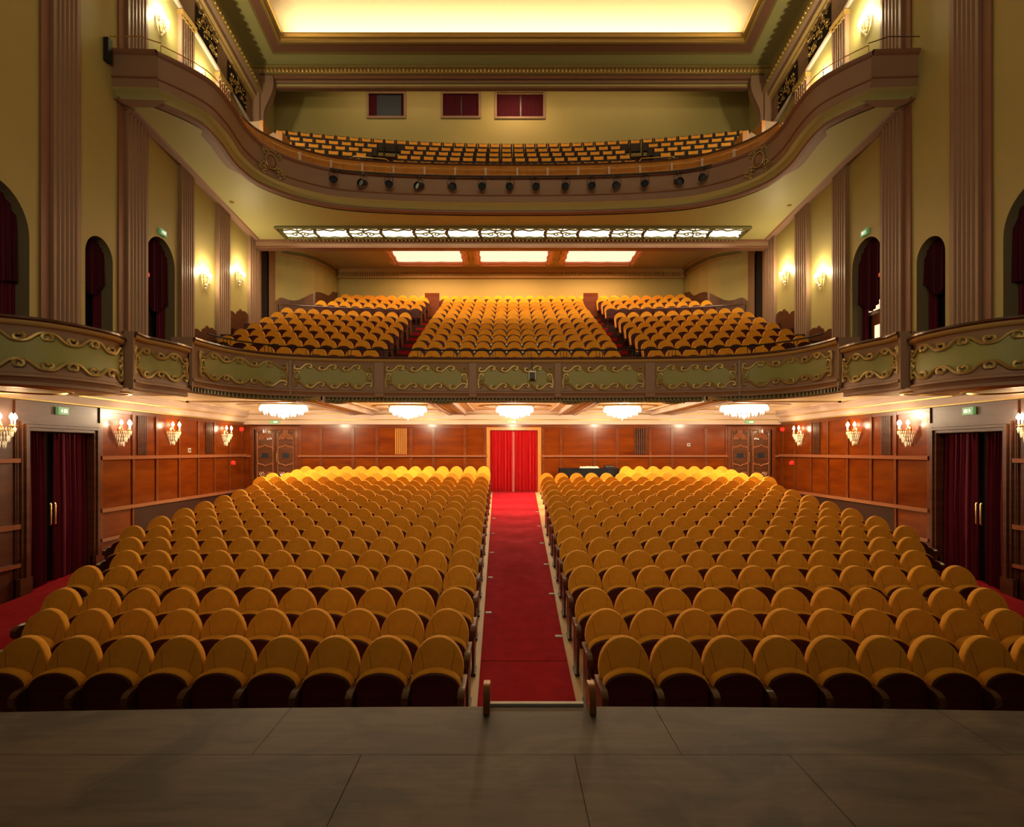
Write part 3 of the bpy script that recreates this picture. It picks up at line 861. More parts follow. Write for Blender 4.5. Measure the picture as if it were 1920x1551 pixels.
for k in range(61):
    p = main.at(lerp(.3, main.L[-1]-.3, k/60), -.2, 0); A.append((p.x, p.y, MZ[0]-.02)); B.append((p.x*1.1, MY[0]-.42-CUR*(p.x*1.1)**2, MZ[0]-.02))
m.grid([A, B], carpetd)
m.build('front_walkway', bal)
tier('seating_tier', bal, MY, MZ, CUR, -WX, WX, .42, .42, tierm, back=27.3, limit=lambda y: WX if y < 23.5 else interp(y, [23.5, 24.6, 25.2, 26.6], [10.6, 9.9, 9.4, 8.95]))
for sg, sd in ((-1, 'left'), (1, 'right')):
    xa, xb = sorted((sg*3.42, sg*4.12))
    o = tier('aisle_stairs', bal, MY[:-1], MZ[:-1], CUR, xa, xb, .36, .3, carpetd, step=2, dz=.012, back=25.6)
# rear wall, ceiling of the first balcony
m = MB()
m.quad((-9.0, 27.25, 6.5), (9.0, 27.25, 6.5), (9.0, 27.25, 9.4), (-9.0, 27.25, 9.4), wallg)
o = m.build('balcony_rear_wall', wb)
m = MB()
for k, (z0, z1, d, mt) in enumerate(((9.06, 9.26, .16, goldp), (8.86, 9.06, .10, golddull), (8.78, 8.86, .16, goldp))):
    m.box(-9.0, 9.0, 27.25-d, 27.25, z0, z1, mt)
x = -8.7
while x < 8.7: m.box(x, x+.05, 27.10, 27.16, 8.87, 9.05, goldp); x += .12
m.build('rear_cornice', wb)
# wood end walls at the top of both balcony stairs
for sg, sd in ((-1, 'left'), (1, 'right')):
    m = MB(); m.box(*sorted((sg*3.45, sg*4.15)), 25.55, 25.6, 6.1, 7.55, woods); m.build('stair_end_panel', bal)
# upper balcony soffit end beam + rear ceiling
ub = thing('balcony', 'sweeping upper balcony whose front curves forward along both side walls', 'balcony', (0, 19.67, 9.0))
m = MB()
m.box(-WX, WX, 22.0, 22.25, 8.42, 8.70, mauve); m.box(-WX, WX, 21.93, 22.0, 8.62, 8.72, mauved); m.box(-WX, WX, 22.0, 22.4, 8.38, 8.44, mauved)
m.build('soffit_beam', ub)
m = MB()
m.quad((-WX, 22.25, 9.27), (WX, 22.25, 9.27), (WX, 27.3, 9.27), (-WX, 27.3, 9.27), mat('brown_ceiling_paint', (.36, .27, .12), .6))
m.quad((-WX, 22.25, 8.4), (WX, 22.25, 8.4), (WX, 22.25, 9.27), (-WX, 22.25, 9.27), mauved)
m.build('rear_ceiling', ub)
for i, (a, b) in enumerate(((-5.55, -2.35), (-1.5, 1.72), (2.6, 5.8))):
    nm = ('left', 'middle', 'right')[i]
    t = thing('ceiling_light', 'glowing ceiling coffer with scalloped salmon frame, %s of the three' % nm, 'light', ((a+b)/2, 25.2, 9.27), 'lit coffers over the rear balcony')
    m = MB(); m.box(a, b, 24.0, 26.1, 9.245, 9.265, diffp); m.build('diffuser', t)
    m = MB()
    for (p, q) in (((a, 26.1), (b, 26.1)), ((a, 24.0), (a, 26.1)), ((b, 24.0), (b, 26.1)), ((a, 24.0), (b, 24.0))):
        for off, zz, r in ((0, 9.20, .06), (.10, 9.14, .07), (.2, 9.17, .06)):
            n = 24; pts = []
            for k in range(n+1):
                u = k/n; x = lerp(p[0], q[0], u); y = lerp(p[1], q[1], u); w = .045*abs(math.sin(u*PI*3))
                if p[1] == q[1]: y += (off + w)*(1 if p[1] > 25 else -1)
                else: x += (off + w)*(1 if p[0] == b else -1)
                pts.append((x, y, zz))
            m.tube(pts, r, pinkf, 6)
    m.build('scalloped_frame', t, True)

# ---- theatre boxes on both sides
B1 = [(-10.68, 8.6, 2.31), (-9.7, 8.72, 2.31), (-8.88, 9.12, 2.31), (-8.46, 9.4, 2.31), (-8.2, 9.8, 2.31), (-8.06, 10.25, 2.31), (-8.04, 10.65, 2.31), (-8.16, 11.0, 2.31)]
B2 = [(-7.98, 11.08, 2.455), (-8.04, 11.5, 2.455), (-7.93, 11.9, 2.455), (-7.83, 12.3, 2.455), (-7.82, 12.74, 2.455)]
for sg, sd in ((-1, 'left'), (1, 'right')):
    for bi, (pts, nm) in enumerate(((B1, 'large bowed box'), (B2, 'small box'))):
        pp = pts if sg < 0 else [(-x, y, z) for x, y, z in reversed(pts)]
        pl = Plan(catmull(pp, 6)); zt = pts[0][2]
        t = thing('theatre_box', '%s with gilt scroll front on the %s wall, %s' % (nm, sd, 'nearest the stage' if bi == 0 else 'beside the balcony'), 'box', (sg*9.3, (pts[0][1]+pts[-1][1])/2, 1.15))
        parapet(pl, t, 1.16)
        m = MB(); pl.sweep(m, [(0, -1.16), (-.06, -1.18), (-.12, -1.14), (-.2, -1.16)], pink); m.build('base_lip', t, True)
        L = pl.L[-1]
        if bi == 0:
            a, b = (1.35, L-.06) if sg < 0 else (.06, L-1.35)
            panel(pl, a, b, -.88, -.22, 0, t, 7)
        else:
            a, b = (.06, L-.10); panel(pl, a, b, -.86, -.24, 0, t, 4)
        # end faces
        e = pl.at(L if sg < 0 else 0, 0, 0)
        s0 = pl.at(0 if sg < 0 else L, 0, 0)
        if bi == 1:
            m = MB(); m.box(*sorted((s0.x - sg*.03, s0.x + sg*.5)), s0.y-.03, s0.y+.03, zt-1.16, zt+.02, mauve); m.build('end_face', t)
        # soffit and floor
        P = [pl.at(l, -.1, 0) for l in [L*k/20 for k in range(21)]]
        zb = zt - 1.15
        m = MB()
        A = [(p.x, p.y, zb) for p in P]; Bk = [(sg*WX, p.y, zb) for p in P]
        m.grid([A, Bk], creamc); m.build('soffit', t)
        m = MB(); m.grid([[(p.x, p.y, zb+.25) for p in P], [(sg*WX, p.y, zb+.25) for p in P]], carpetd); m.build('box_floor', t)
        m = MB(); c = (sg*9.4, (pts[0][1]+pts[-1][1])/2 + (.3 if bi == 0 else 0), zb)
        m.lathe(c, [(.86, 0), (.88, -.03), (.96, -.03), (1, 0)], gold, 28, .75, .85 if bi == 0 else .6)
        m.build('oval_moulding', t, True)
        # dark partition to the next box
        yq = pts[-1][1] + .03
        m = MB(); m.add([(pts[-1][0]*-sg*-1 if False else sg*abs(pts[-1][0]), yq, zb+.2), (sg*WX, yq, zb+.2), (sg*WX, yq, zt+.18), (sg*abs(pts[-1][0]), yq, zt+.03)], [(0, 1, 2, 3)], woodd); m.build('partition', t)

# ---- rails of the first balcony
def rail(name, label, pts_fn, l0, l1, z, group, posts, mt, zb, parent=None):
    t = thing(name, label, 'railing', tuple(pts_fn((l0+l1)/2, 0)), group)
    n = 40; m = MB(); m.tube([pts_fn(lerp(l0, l1, k/n), z) for k in range(n+1)], .022, mt, 6); m.build('handrail', t, True)
    m = MB()
    for l in posts: m.tube([pts_fn(l, zb), pts_fn(l, z)], .010, mt, 5)
    m.build('balusters', t, True)
    return t
posts = []
l = 1.2
while l < main.L[-1]-1.2:
    for d in (0, .09, .18): posts.append(l+d)
    l += 1.05
rail('balcony_railing', 'thin dark metal safety rail along the first balcony front', lambda l, z: main.at(l, -.12, z), .7, main.L[-1]-.7, .26, None, posts, blackm, .0)
# cross rails of the side blocks
for sg, sd in ((-1, 'left'), (1, 'right')):
    Yr = MY[7] + .05; zf = MZ[7]
    def f(u, z, sg=sg, Yr=Yr, zf=zf):
        x = lerp(4.1, 10.0, u); y = Yr - CUR*x*x
        if u > .93: y += (u-.93)*16
        return Vector((sg*x, y, zf + z))
    t = thing('cross_rail', 'dark rail with glass panels behind the %s balcony seat block' % sd, 'railing', tuple(f(.5, 0)), 'rails across the side seat blocks')
    m = MB(); m.tube([f(k/30, .95) for k in range(31)], .022, armw, 6); m.build('handrail', t, True)
    m = MB()
    for k in range(13): m.tube([f(k/12, 0), f(k/12, .95)], .014, blackm, 5)
    m.build('posts', t)

# ------------------------------------------------------------------ upper balcony front
def tz(y): return soffz(y) + 1.2
halfU = [(-9.53, 14.2), (-8.95, 14.75), (-8.62, 15.28), (-8.55, 16.09), (-8.6, 17.05), (-8.42, 17.85), (-7.95, 18.42), (-7.35, 18.85), (-6.3, 19.28), (-4.6, 19.52), (-2.4, 19.65), (0, 19.68)]
hs = [(x, y, tz(y)) for x, y in halfU]
upC = Plan(catmull(mirror(hs), 7))
PR_A = [(-.3, .04), (.05, .04), (.08, .0), (.06, -.06), (0, -.10)]
PR_B = [(0, -.10), (-.02, -.18), (-.04, -.62)]
PR_C = [(-.04, -.62), (.0, -.64), (.0, -.67), (-.04, -.69)]
PR_D = [(-.04, -.69), (-.06, -.86), (-.02, -.88), (-.04, -.92)]
PR_E = [(-.04, -.92), (-.10, -.96), (-.20, -1.00), (-.28, -1.10)]
PR_F = [(-.28, -1.10), (-.25, -1.13), (-.27, -1.19), (-.38, -1.21)]
def front(pl, parent):
    m = MB()
    pl.sweep(m, PR_A, mauved); pl.sweep(m, PR_B, mauve); pl.sweep(m, PR_C, mauved); pl.sweep(m, PR_D, mauve)
    pl.sweep(m, PR_E, soffg); pl.sweep(m, PR_F, mauved); pl.sweep(m, [(-.38, -1.21), (-.62, -1.205)], mauve)
    pl.sweep(m, [(-.3, .04), (-.32, -.6)], woodd)
    return m.build('fascia', parent, True)
front(upC, ub)
for sg in (-1, 1):
    e = [(-10.75, 14.12, tz(14.12)), (-9.5, 14.16, tz(14.16))]
    if sg > 0: e = [(-x, y, z) for x, y, z in reversed(e)]
    front(Plan(e), ub)
# soffit polygon
m = MB()
N = 80
A = []
for k in range(N+1):
    p = upC.at(upC.L[-1]*k/N, -.45, 0); A.append((p.x, p.y, soffz(p.y)))
YS = 17.6
ka = next(k for k in range(N+1) if A[k][1] > YS); kb = max(k for k in range(N+1) if A[k][1] > YS)
for k in range(ka, kb):
    a, b = A[k], A[k+1]
    m.add([a, b, (b[0], 22.1, soffz(22.1)), (a[0], 22.1, soffz(22.1))], [(0, 1, 2, 3)], soffg)
for sg, idx in ((-1, list(range(0, ka+1))), (1, list(range(N, kb-1, -1)))):
    side = [A[k] for k in idx]
    m.grid([side, [(sg*WX, a[1], soffz(a[1])) for a in side]], soffg)
    m.add([side[0], (sg*WX, side[0][1], soffz(side[0][1])), (sg*WX, 14.2, soffz(14.2)), (sg*9.3, 14.3, soffz(14.3))], [(0, 1, 2, 3)], mauve)
    e = side[-1]
    m.add([e, (sg*WX, e[1], soffz(e[1])), (sg*WX, 22.1, soffz(22.1)), (e[0], 22.1, soffz(22.1))], [(0, 1, 2, 3)], soffg)
m.build('soffit', ub)
for sg in (-1, 1):
    m = MB()
    m.add([(sg*WX, 14.3, soffz(14.3)-.03), (sg*(WX-.28), 14.6, soffz(14.6)-.03), (sg*(WX-.28), 22.0, soffz(22.)-.03), (sg*WX, 22.0, soffz(22.)-.03)], [(0, 1, 2, 3)], mauve)
    m.add([(sg*(WX-.28), 14.6, soffz(14.6)-.03), (sg*(WX-.33), 14.6, soffz(14.6)), (sg*(WX-.33), 22.0, soffz(22.)), (sg*(WX-.28), 22.0, soffz(22.)-.03)], [(0, 1, 2, 3)], mauved)
    m.build('soffit_border', ub)
# decks
m = MB()
N = 80
for k in range(N):
    a = upC.at(upC.L[-1]*k/N, -.3, -.75); b = upC.at(upC.L[-1]*(k+1)/N, -.3, -.75)
    if abs(a.x) < 8.3 and abs(b.x) < 8.3:
        m.add([tuple(a), tuple(b), (b.x, 20.0, b.z), (a.x, 20.0, a.z)], [(0, 1, 2, 3)], armw)
for sg in (-1, 1):
    P = [upC.at(upC.L[-1]*k/N, -.3, -.75) for k in range(N+1)]
    P = sorted([p for p in P if p.x*sg > 7.8], key=lambda p: p.y)
    m.grid([[tuple(p) for p in P], [(sg*WX, p.y, p.z) for p in P]], armw)
m.build('deck', ub)
# inner wooden partition
m = MB()
lA, lB = upC.l_of_px(470), upC.l_of_px(1445)
upC.sweep(m, [(-.34, -.3), (-.34, .62), (-.46, .62), (-.46, -.3)], orangew, lA, lB, cap=True)
upC.sweep(m, [(-.31, .60), (-.31, .66), (-.49, .66), (-.49, .60)], armw, lA, lB, cap=True)
m.build('inner_partition', ub)
# cartouches on the fascia
for px, sd in ((509, 'left'), (1424, 'right')):
    l = upC.l_of_px(px)
    t = thing('cartouche', 'gilded shield cartouche with crown on the %s bend of the upper balcony' % sd, 'ornament', tuple(upC.at(l, 0, -.6)), 'gilded shields on the upper balcony')
    m = MB(); rows = []
    for rr, o_ in ((0, .10), (.10, .09), (.17, .05), (.19, 0)):
        rows.append([upC.at(l + rr*math.cos(2*PI*k/20)*.95, o_, -.42 + rr*1.15*math.sin(2*PI*k/20)) for k in range(20)])
    m.grid(rows, mauved, True); m.build('shield', t, True)
    m = MB()
    m.tube([upC.at(l + .21*math.cos(2*PI*k/20), .06, -.42 + .25*math.sin(2*PI*k/20)) for k in range(21)], .025, golddull, 5)
    for sx in (-1, 1):
        for (ax, az, h, tn, s0, n) in ((.22, -.25, .3, 1, .06, 12), (.24, -.55, -.3, -1, .07, 12), (.12, -.72, .2, 1, .06, 12), (.2, -.80, 0, -1, .05, 10), (.10, -.16, .6, 1, .05, 10), (.36, -.82, .1, 1, .05, 9)):
            hd = h if sx > 0 else PI-h
            pts = [(sx*ax, az)] + curl((sx*ax, az), hd, tn*sx*.9, n, s0)
            m.tube([upC.at(l + p, .05, q) for p, q in pts], .02, golddull, 5)
    for k in range(5): m.gem(tuple(upC.at(l - .12 + .06*k, .06, -.07 + .03*math.sin(PI*k/4))), .035, .10, golddull)
    m.build('gilt_scrollwork', t, True)
# rail and posts on the upper balcony
t = thing('balcony_railing', 'slim brass rail with beige posts along the upper balcony front', 'railing', tuple(upC.at(upC.L[-1]/2, -.1, 0)))
m = MB(); n = 90; l0, l1 = .1, upC.L[-1]-.1
m.tube([upC.at(lerp(l0, l1, k/n), -.06, .30) for k in range(n+1)], .014, brass, 5)
for sg in (-1, 1):
    m.tube([(sg*9.45, 14.25, tz(14.2)+.30), (sg*9.9, 14.1, tz(14.1)+.36), (sg*10.7, 14.1, tz(14.1)+.36)], .014, brass if sg < 0 else armw, 5)
m.build('handrail', t, True)
m = MB()
for k in range(24): 
    l = lerp(l0, l1, k/23); m.tube([upC.at(l, -.06, 0), upC.at(l, -.06, .30)], .010, brass, 5)
m.build('balusters', t)
for k, px in enumerate(range(563, 1400, 58)):
    l = upC.l_of_px(px); m = MB(); q = []
    for dl in (-.035, .035):
        q.append([upC.at(l+dl, -.20, .02), upC.at(l+dl, -.02, .02), upC.at(l+dl, -.02, .36), upC.at(l+dl, -.20, .40)])
    m.add(q[0]+q[1], [(0, 1, 2, 3), (4, 5, 6, 7), (0, 1, 5, 4), (1, 2, 6, 5), (2, 3, 7, 6), (3, 0, 4, 7)], pink); m.build('post', t)
# brass stair hoops
for (a, b, sd) in ((657, 725, 'left'), (1204, 1272, 'right')):
    la, lb_ = upC.l_of_px(a), upC.l_of_px(b)
    pts = [upC.at(la, -.7, .5), upC.at(la, -.7, .88), upC.at(la+.06, -.7, .95), upC.at(lb_-.12, -.7, .93), upC.at(lb_, -.7, .86), upC.at(lb_, -.7, .5)]
    m = MB(); m.tube(pts, .022, brass, 6)
    tag(m.build('guard_hoop', None, True), 'brass guard hoop at the foot of the %s gallery stairs' % sd, 'railing', 'brass hoops at the gallery stairs')
# lighting bar and spotlights
bar = [upC.at(lerp(upC.l_of_px(618), upC.l_of_px(1335), k/40), .28, -.12) for k in range(41)]
t = thing('lighting_bar', 'long black lighting bar fixed in front of the upper balcony', 'bar', tuple(bar[20]))
m = MB(); m.tube(bar, .03, blackm, 6); m.build('bar_tube', t, True)
m = MB()
for k in range(1, 40, 4):
    p = bar[k]; m.tube([p, p + Vector((0, .3, .02))], .015, blackm, 5)
m.build('bar_arms', t)
SPX = [626, 683, 732, 789, 846, 904, 956, 1002, 1061, 1107, 1156, 1208, 1268, 1320]
spot = None
def make_spot():
    r = thing('stage_spotlight', '-', 'spotlight', (0, 0, 0), 'stage spotlights on the lighting bar')
    m = MB()
    m.tube([(-.14, 0, -.36), (-.14, 0, -.08), (0, 0, -.02), (.14, 0, -.08), (.14, 0, -.36)], .012, blackm, 5); m.box(-.03, .03, -.03, .03, -.06, .03, blackm)
    raw('yoke', m.mesh('yoke'), r)
    m = MB()
    rows = []
    for (yv, rr) in ((.16, .05), (.14, .09), (.02, .115), (-.10, .115), (-.12, .135), (-.20, .135)):
        rows.append([(rr*math.cos(2*PI*k/14), yv, -.36 + rr*math.sin(2*PI*k/14) + yv*.35) for k in range(14)])
    m.grid(rows, blackm, True); m.add(rows[0], [tuple(range(14))], blackm)
    raw('lamp_body', m.mesh('body', True), r)
    m = MB(); m.add([(.12*math.cos(2*PI*k/14), -.15, -.41 + .12*math.sin(2*PI*k/14)) for k in range(14)], [tuple(range(14))], glassd)
    raw('lens', m.mesh('lens'), r)
    return r
sp0 = make_spot()
for i, px in enumerate(SPX):
    o = sp0 if i == 0 else copy_tree(sp0)
    l = upC.l_of_px(px); p = upC.at(l, .28, -.14); o.location = p
    o.rotation_euler = (0, 0, [.3, -.4, .2, -.6, .5, .1, -.2, .1, -.3, 0, -.5, -.3, .2, -.7][i])
    o['label'] = 'black stage spotlight hanging on the upper balcony bar, %s from the left' % ORD[i+1]

# ---- gallery seats
GY = [20.4, 21.22, 22.07, 22.9, 23.75]; GT = [306, 296, 287, 278.6, 270]
GZ = [(CY-GT[i])*GY[i]/1000 - .95 for i in range(5)]
GC = .0105
def gY(Y0, px):
    Y = Y0
    for _ in range(12): Y = Y0 - GC*PX(px, Y)**2
    return Y
GS = [[(585.6, 665, 4), (747.4, 1181, 18), (1262, 1340, 4)], [(547.7, 677.5, 6), (754.7, 1171.5, 18), (1248, 1376.5, 6)], [(538, 688.5, 7), (760.5, 1162.7, 18), (1235.7, 1386, 7)],
      [(529, 698, 8), (768, 1154, 18), (1224.7, 1391, 8)], [(526.6, 709.6, 9), (731, 1191, 22), (1214, 1395, 9)]]
orangec = mat('orange_upholstery', (.95, .42, .06), .8, spec=.15, noise=((6, 6, 6), (.88, .37, .045), 3, .35, .7), rand=.06)
framec = mat('blackened_frame', (.03, .018, .014), .5)
def make_gseat():
    r = thing('gallery_chair', '-', 'seat')
    m = MB(); m.box(-.235, .235, .00, .05, .40, .95, framec)
    m.box(-.25, -.215, -.30, .05, .0, .62, framec); m.box(-.245, -.225, 0, .06, .5, .985, framec); m.box(.225, .245, 0, .06, .5, .985, framec)
    raw('frame', m.mesh('frame'), r)
    m = MB(); rows = []
    for (i_, y, zz) in ((.012, -.035, .012), (0, -.015, 0), (0, .001, 0)):
        n = 8; L_ = []
        for k in range(n+1): L_.append((-.185+i_ + (.37-2*i_)*k/n, y, .935-zz - .018*math.sin(PI*k/n)))
        L_ += [(.185-i_, y, .48+zz), (-.185+i_, y, .48+zz)]
        rows.append(L_)
    m.grid(rows, orangec, True); m.add(rows[0], [tuple(range(len(rows[0])))], orangec)
    raw('backrest', m.mesh('backrest', True), r)
    m = MB(); m.box(-.20, .20, -.12, -.04, .38, .74, framec); m.box(-.19, .19, -.05, -.035, .40, .73, orangec); raw('tip_up_seat', m.mesh('tip'), r)
    return r
g0 = make_gseat(); fst = True
for i in range(5):
    for j, (a, b, n) in enumerate(GS[i]):
        for k in range(n):
            px = lerp(a, b, k/(n-1)); Y = gY(GY[i], px); X = PX(px, Y)
            o = g0 if fst else copy_tree(g0); fst = False
            o.location = (X, Y, GZ[i]); o.rotation_euler = (0, 0, -math.atan2(2*GC*X, 1)*.9)
            o['label'] = 'orange gallery seat, %s row up, %s section, %s from left' % (ORD[i+1], ('left', 'middle', 'right')[j], ORD[k+1])
            o['group'] = 'orange seats in the top gallery'
tier('gallery_tier', ub, GY, GZ, GC, -10.9, 10.9, .42, .42, tierm, back=25.6)
for sg in (-1, 1):
    xa, xb = sorted((sg*4.25, sg*5.1))
    tier('gallery_stairs', ub, GY[1:], GZ[1:], GC, xa, xb, .30, .3, carpetd, step=2, dz=.012, back=24.4)
# stepped partitions at the gallery ends
for sg, sd in ((-1, 'left'), (1, 'right')):
    t = thing('gallery_partition', 'stepped beige and honey-wood partition at the %s end of the gallery' % sd, 'partition', (sg*9.8, 20.5, 11.0), 'partitions at the gallery ends')
    m = MB()
    Yp = 20.3
    poly = [(10.55, 10.6), (9.05, 10.6), (9.0, 12.05), (9.1, 12.12), (9.25, 12.02), (9.45, 11.92), (9.6, 11.9), (9.6, 12.55), (10.2, 12.5), (10.55, 12.45)]
    m.prism(poly, lambda a, b, tt: (sg*a, tt, b), Yp, Yp+.08, mauve); m.build('front_panel', t)
    m = MB(); m.box(*sorted((sg*9.62, sg*9.48)), Yp-.02, Yp+.9, 10.6, 12.56, orangew); m.box(*sorted((sg*9.0, sg*8.75)), Yp-.02, Yp+.7, 10.6, 12.14, orangew)
    m.build('wooden_end', t)
# dark housing at the near ends
t = thing('loudspeaker', 'small dark box mounted at the left near end of the upper balcony', 'loudspeaker', (-10.62, 13.92, 10.15))
m = MB(); m.box(-10.69, -10.56, 13.85, 14.0, 10.15, 10.75, blackm); m.build('cabinet', t)

# ---- lit grille in the upper balcony soffit
t = thing('light_grille', 'long glowing ceiling grille with bronze fretwork under the upper balcony', 'light', (0, 21.3, soffz(21.3)))
sz = lambda y, d: soffz(y)-d
m = MB(); a, b, c, d = -9.15, 9.2, 20.95, 21.75
m.add([(a, c, sz(c, .02)), (b, c, sz(c, .02)), (b, d, sz(d, .02)), (a, d, sz(d, .02))], [(0, 1, 2, 3)], diffw); m.build('diffuser', t)
m = MB()
for (p, q) in (((a-.15, c-.05), (b+.15, c-.05)), ((a-.12, d+.04), (b+.12, d+.04)), ((a-.15, c-.05), (a-.05, d+.04)), ((b+.15, c-.05), (b+.05, d+.04))):
    m.tube([(p[0], p[1], sz(p[1], .04)), (q[0], q[1], sz(q[1], .04))], .06, dentil, 6)
x = a
while x < b: m.gem((x, d+.04, sz(d, .10)), .04, .10, golddull); x += .16
m.build('frame', t)
m = MB(); nb = 14; w = (b-a)/nb
for i in range(nb):
    x0 = a + w*i
    def tr(pts, r=.03): m.tube([(x0 + u*w, lerp(c, d, v), sz(lerp(c, d, v), .05)) for u, v in pts], r, dentil, 5)
    for e in (0, 1):
        for s_ in (1, -1):
            pts = [(e + .0, .5 - .5*s_)] + [(e + .07*math.cos(k*.7)*(1-k/16), .5 - s_*(.25 + .18*math.cos(k*.5+.3))) for k in range(10)]
            tr(pts, .035)
    tr([(0, .0), (.1, .18), (.3, .12), (.5, .25), (.7, .12), (.9, .18), (1, 0)], .045)
    tr([(0, 1.), (.12, .85), (.3, .92), (.5, .84), (.7, .92), (.88, .85), (1, 1.)], .04)
    if i % 2 == 0:
        tr([(0, .5), (.2, .55), (.4, .42), (.5, .5), (.6, .42), (.8, .55), (1, .5)], .035)
        tr([(.5, .1), (.45, .3), (.5, .5), (.55, .7), (.5, .9)], .035)
        tr([(.3, .45), (.25, .6), (.33, .72), (.4, .62), (.36, .55)], .03); tr([(.7, .45), (.75, .6), (.67, .72), (.6, .62), (.64, .55)], .03)
    tr([(0, 0), (0, 1)], .05)
m.build('fretwork', t, True)
# sprinkler heads / small ceiling fittings
for i, (px, py) in enumerate(((435, 379), (1480, 385))):
    Y = 10.646/((845-py)/1000+.0891); x = PX(px, Y)
    m = MB(); m.lathe((x, Y, soffz(Y)), [(0, -.05), (.06, -.045), (.07, -.01), (.09, 0)], golddull, 10)
    tag(m.build('ceiling_fitting', None, True), 'small round metal fitting on the upper balcony underside, %s side' % ('left', 'right')[i], 'fitting')

# ------------------------------------------------------------------ stalls walls: panelling
YBW = 21.3
m = MB()
dx0, dx1 = PX(919, YBW), PX(1008, YBW); dz1 = PZ(807, YBW)
cdL = (PX(478, YBW), PX(555, YBW)); cdR = (PX(1368, YBW), PX(1446, YBW)); cdz = PZ(806, YBW)
m.quad((-WX, YBW, -2.6), (cdL[0], YBW, -2.6), (cdL[0], YBW, 1.05), (-WX, YBW, 1.05), wood)
m.quad((cdL[1], YBW, -2.6), (dx0, YBW, -2.6), (dx0, YBW, 1.05), (cdL[1], YBW, 1.05), wood)
m.quad((dx1, YBW, -2.6), (cdR[0], YBW, -2.6), (cdR[0], YBW, 1.05), (dx1, YBW, 1.05), wood)
m.quad((cdR[1], YBW, -2.6), (WX, YBW, -2.6), (WX, YBW, 1.05), (cdR[1], YBW, 1.05), wood)
for a, b, z in ((*cdL, cdz), (dx0, dx1, dz1), (*cdR, cdz)): m.quad((a, YBW, z), (b, YBW, z), (b, YBW, 1.05), (a, YBW, 1.05), wood)
m.build('wood_panelling', wb)
STL = [563, 602, 662, 707, 771, 813, 872, 910]; STR = [1018, 1052, 1115, 1157, 1219, 1260, 1323, 1362]
m = MB()
for px in STL + STR:
    x = PX(px, YBW); m.box(x-.06, x+.06, YBW-.03, YBW, -2.2, .92, woods)
for a, b in ((cdL[1]+.12, dx0-.1), (dx1+.1, cdR[0]-.12)):
    m.box(a, b, YBW-.03, YBW, .90, 1.02, woods)
m.build('stiles', wb)
m = MB()
for a, b in ((cdL[1]+.1, dx0-.1), (dx1+.1, cdR[0]-.1), (-WX, cdL[0]-.12), (cdR[1]+.12, WX)):
    m.box(a, b, YBW-.08, YBW, -.26, -.18, woodrail)
m.build('chair_rail', wb)
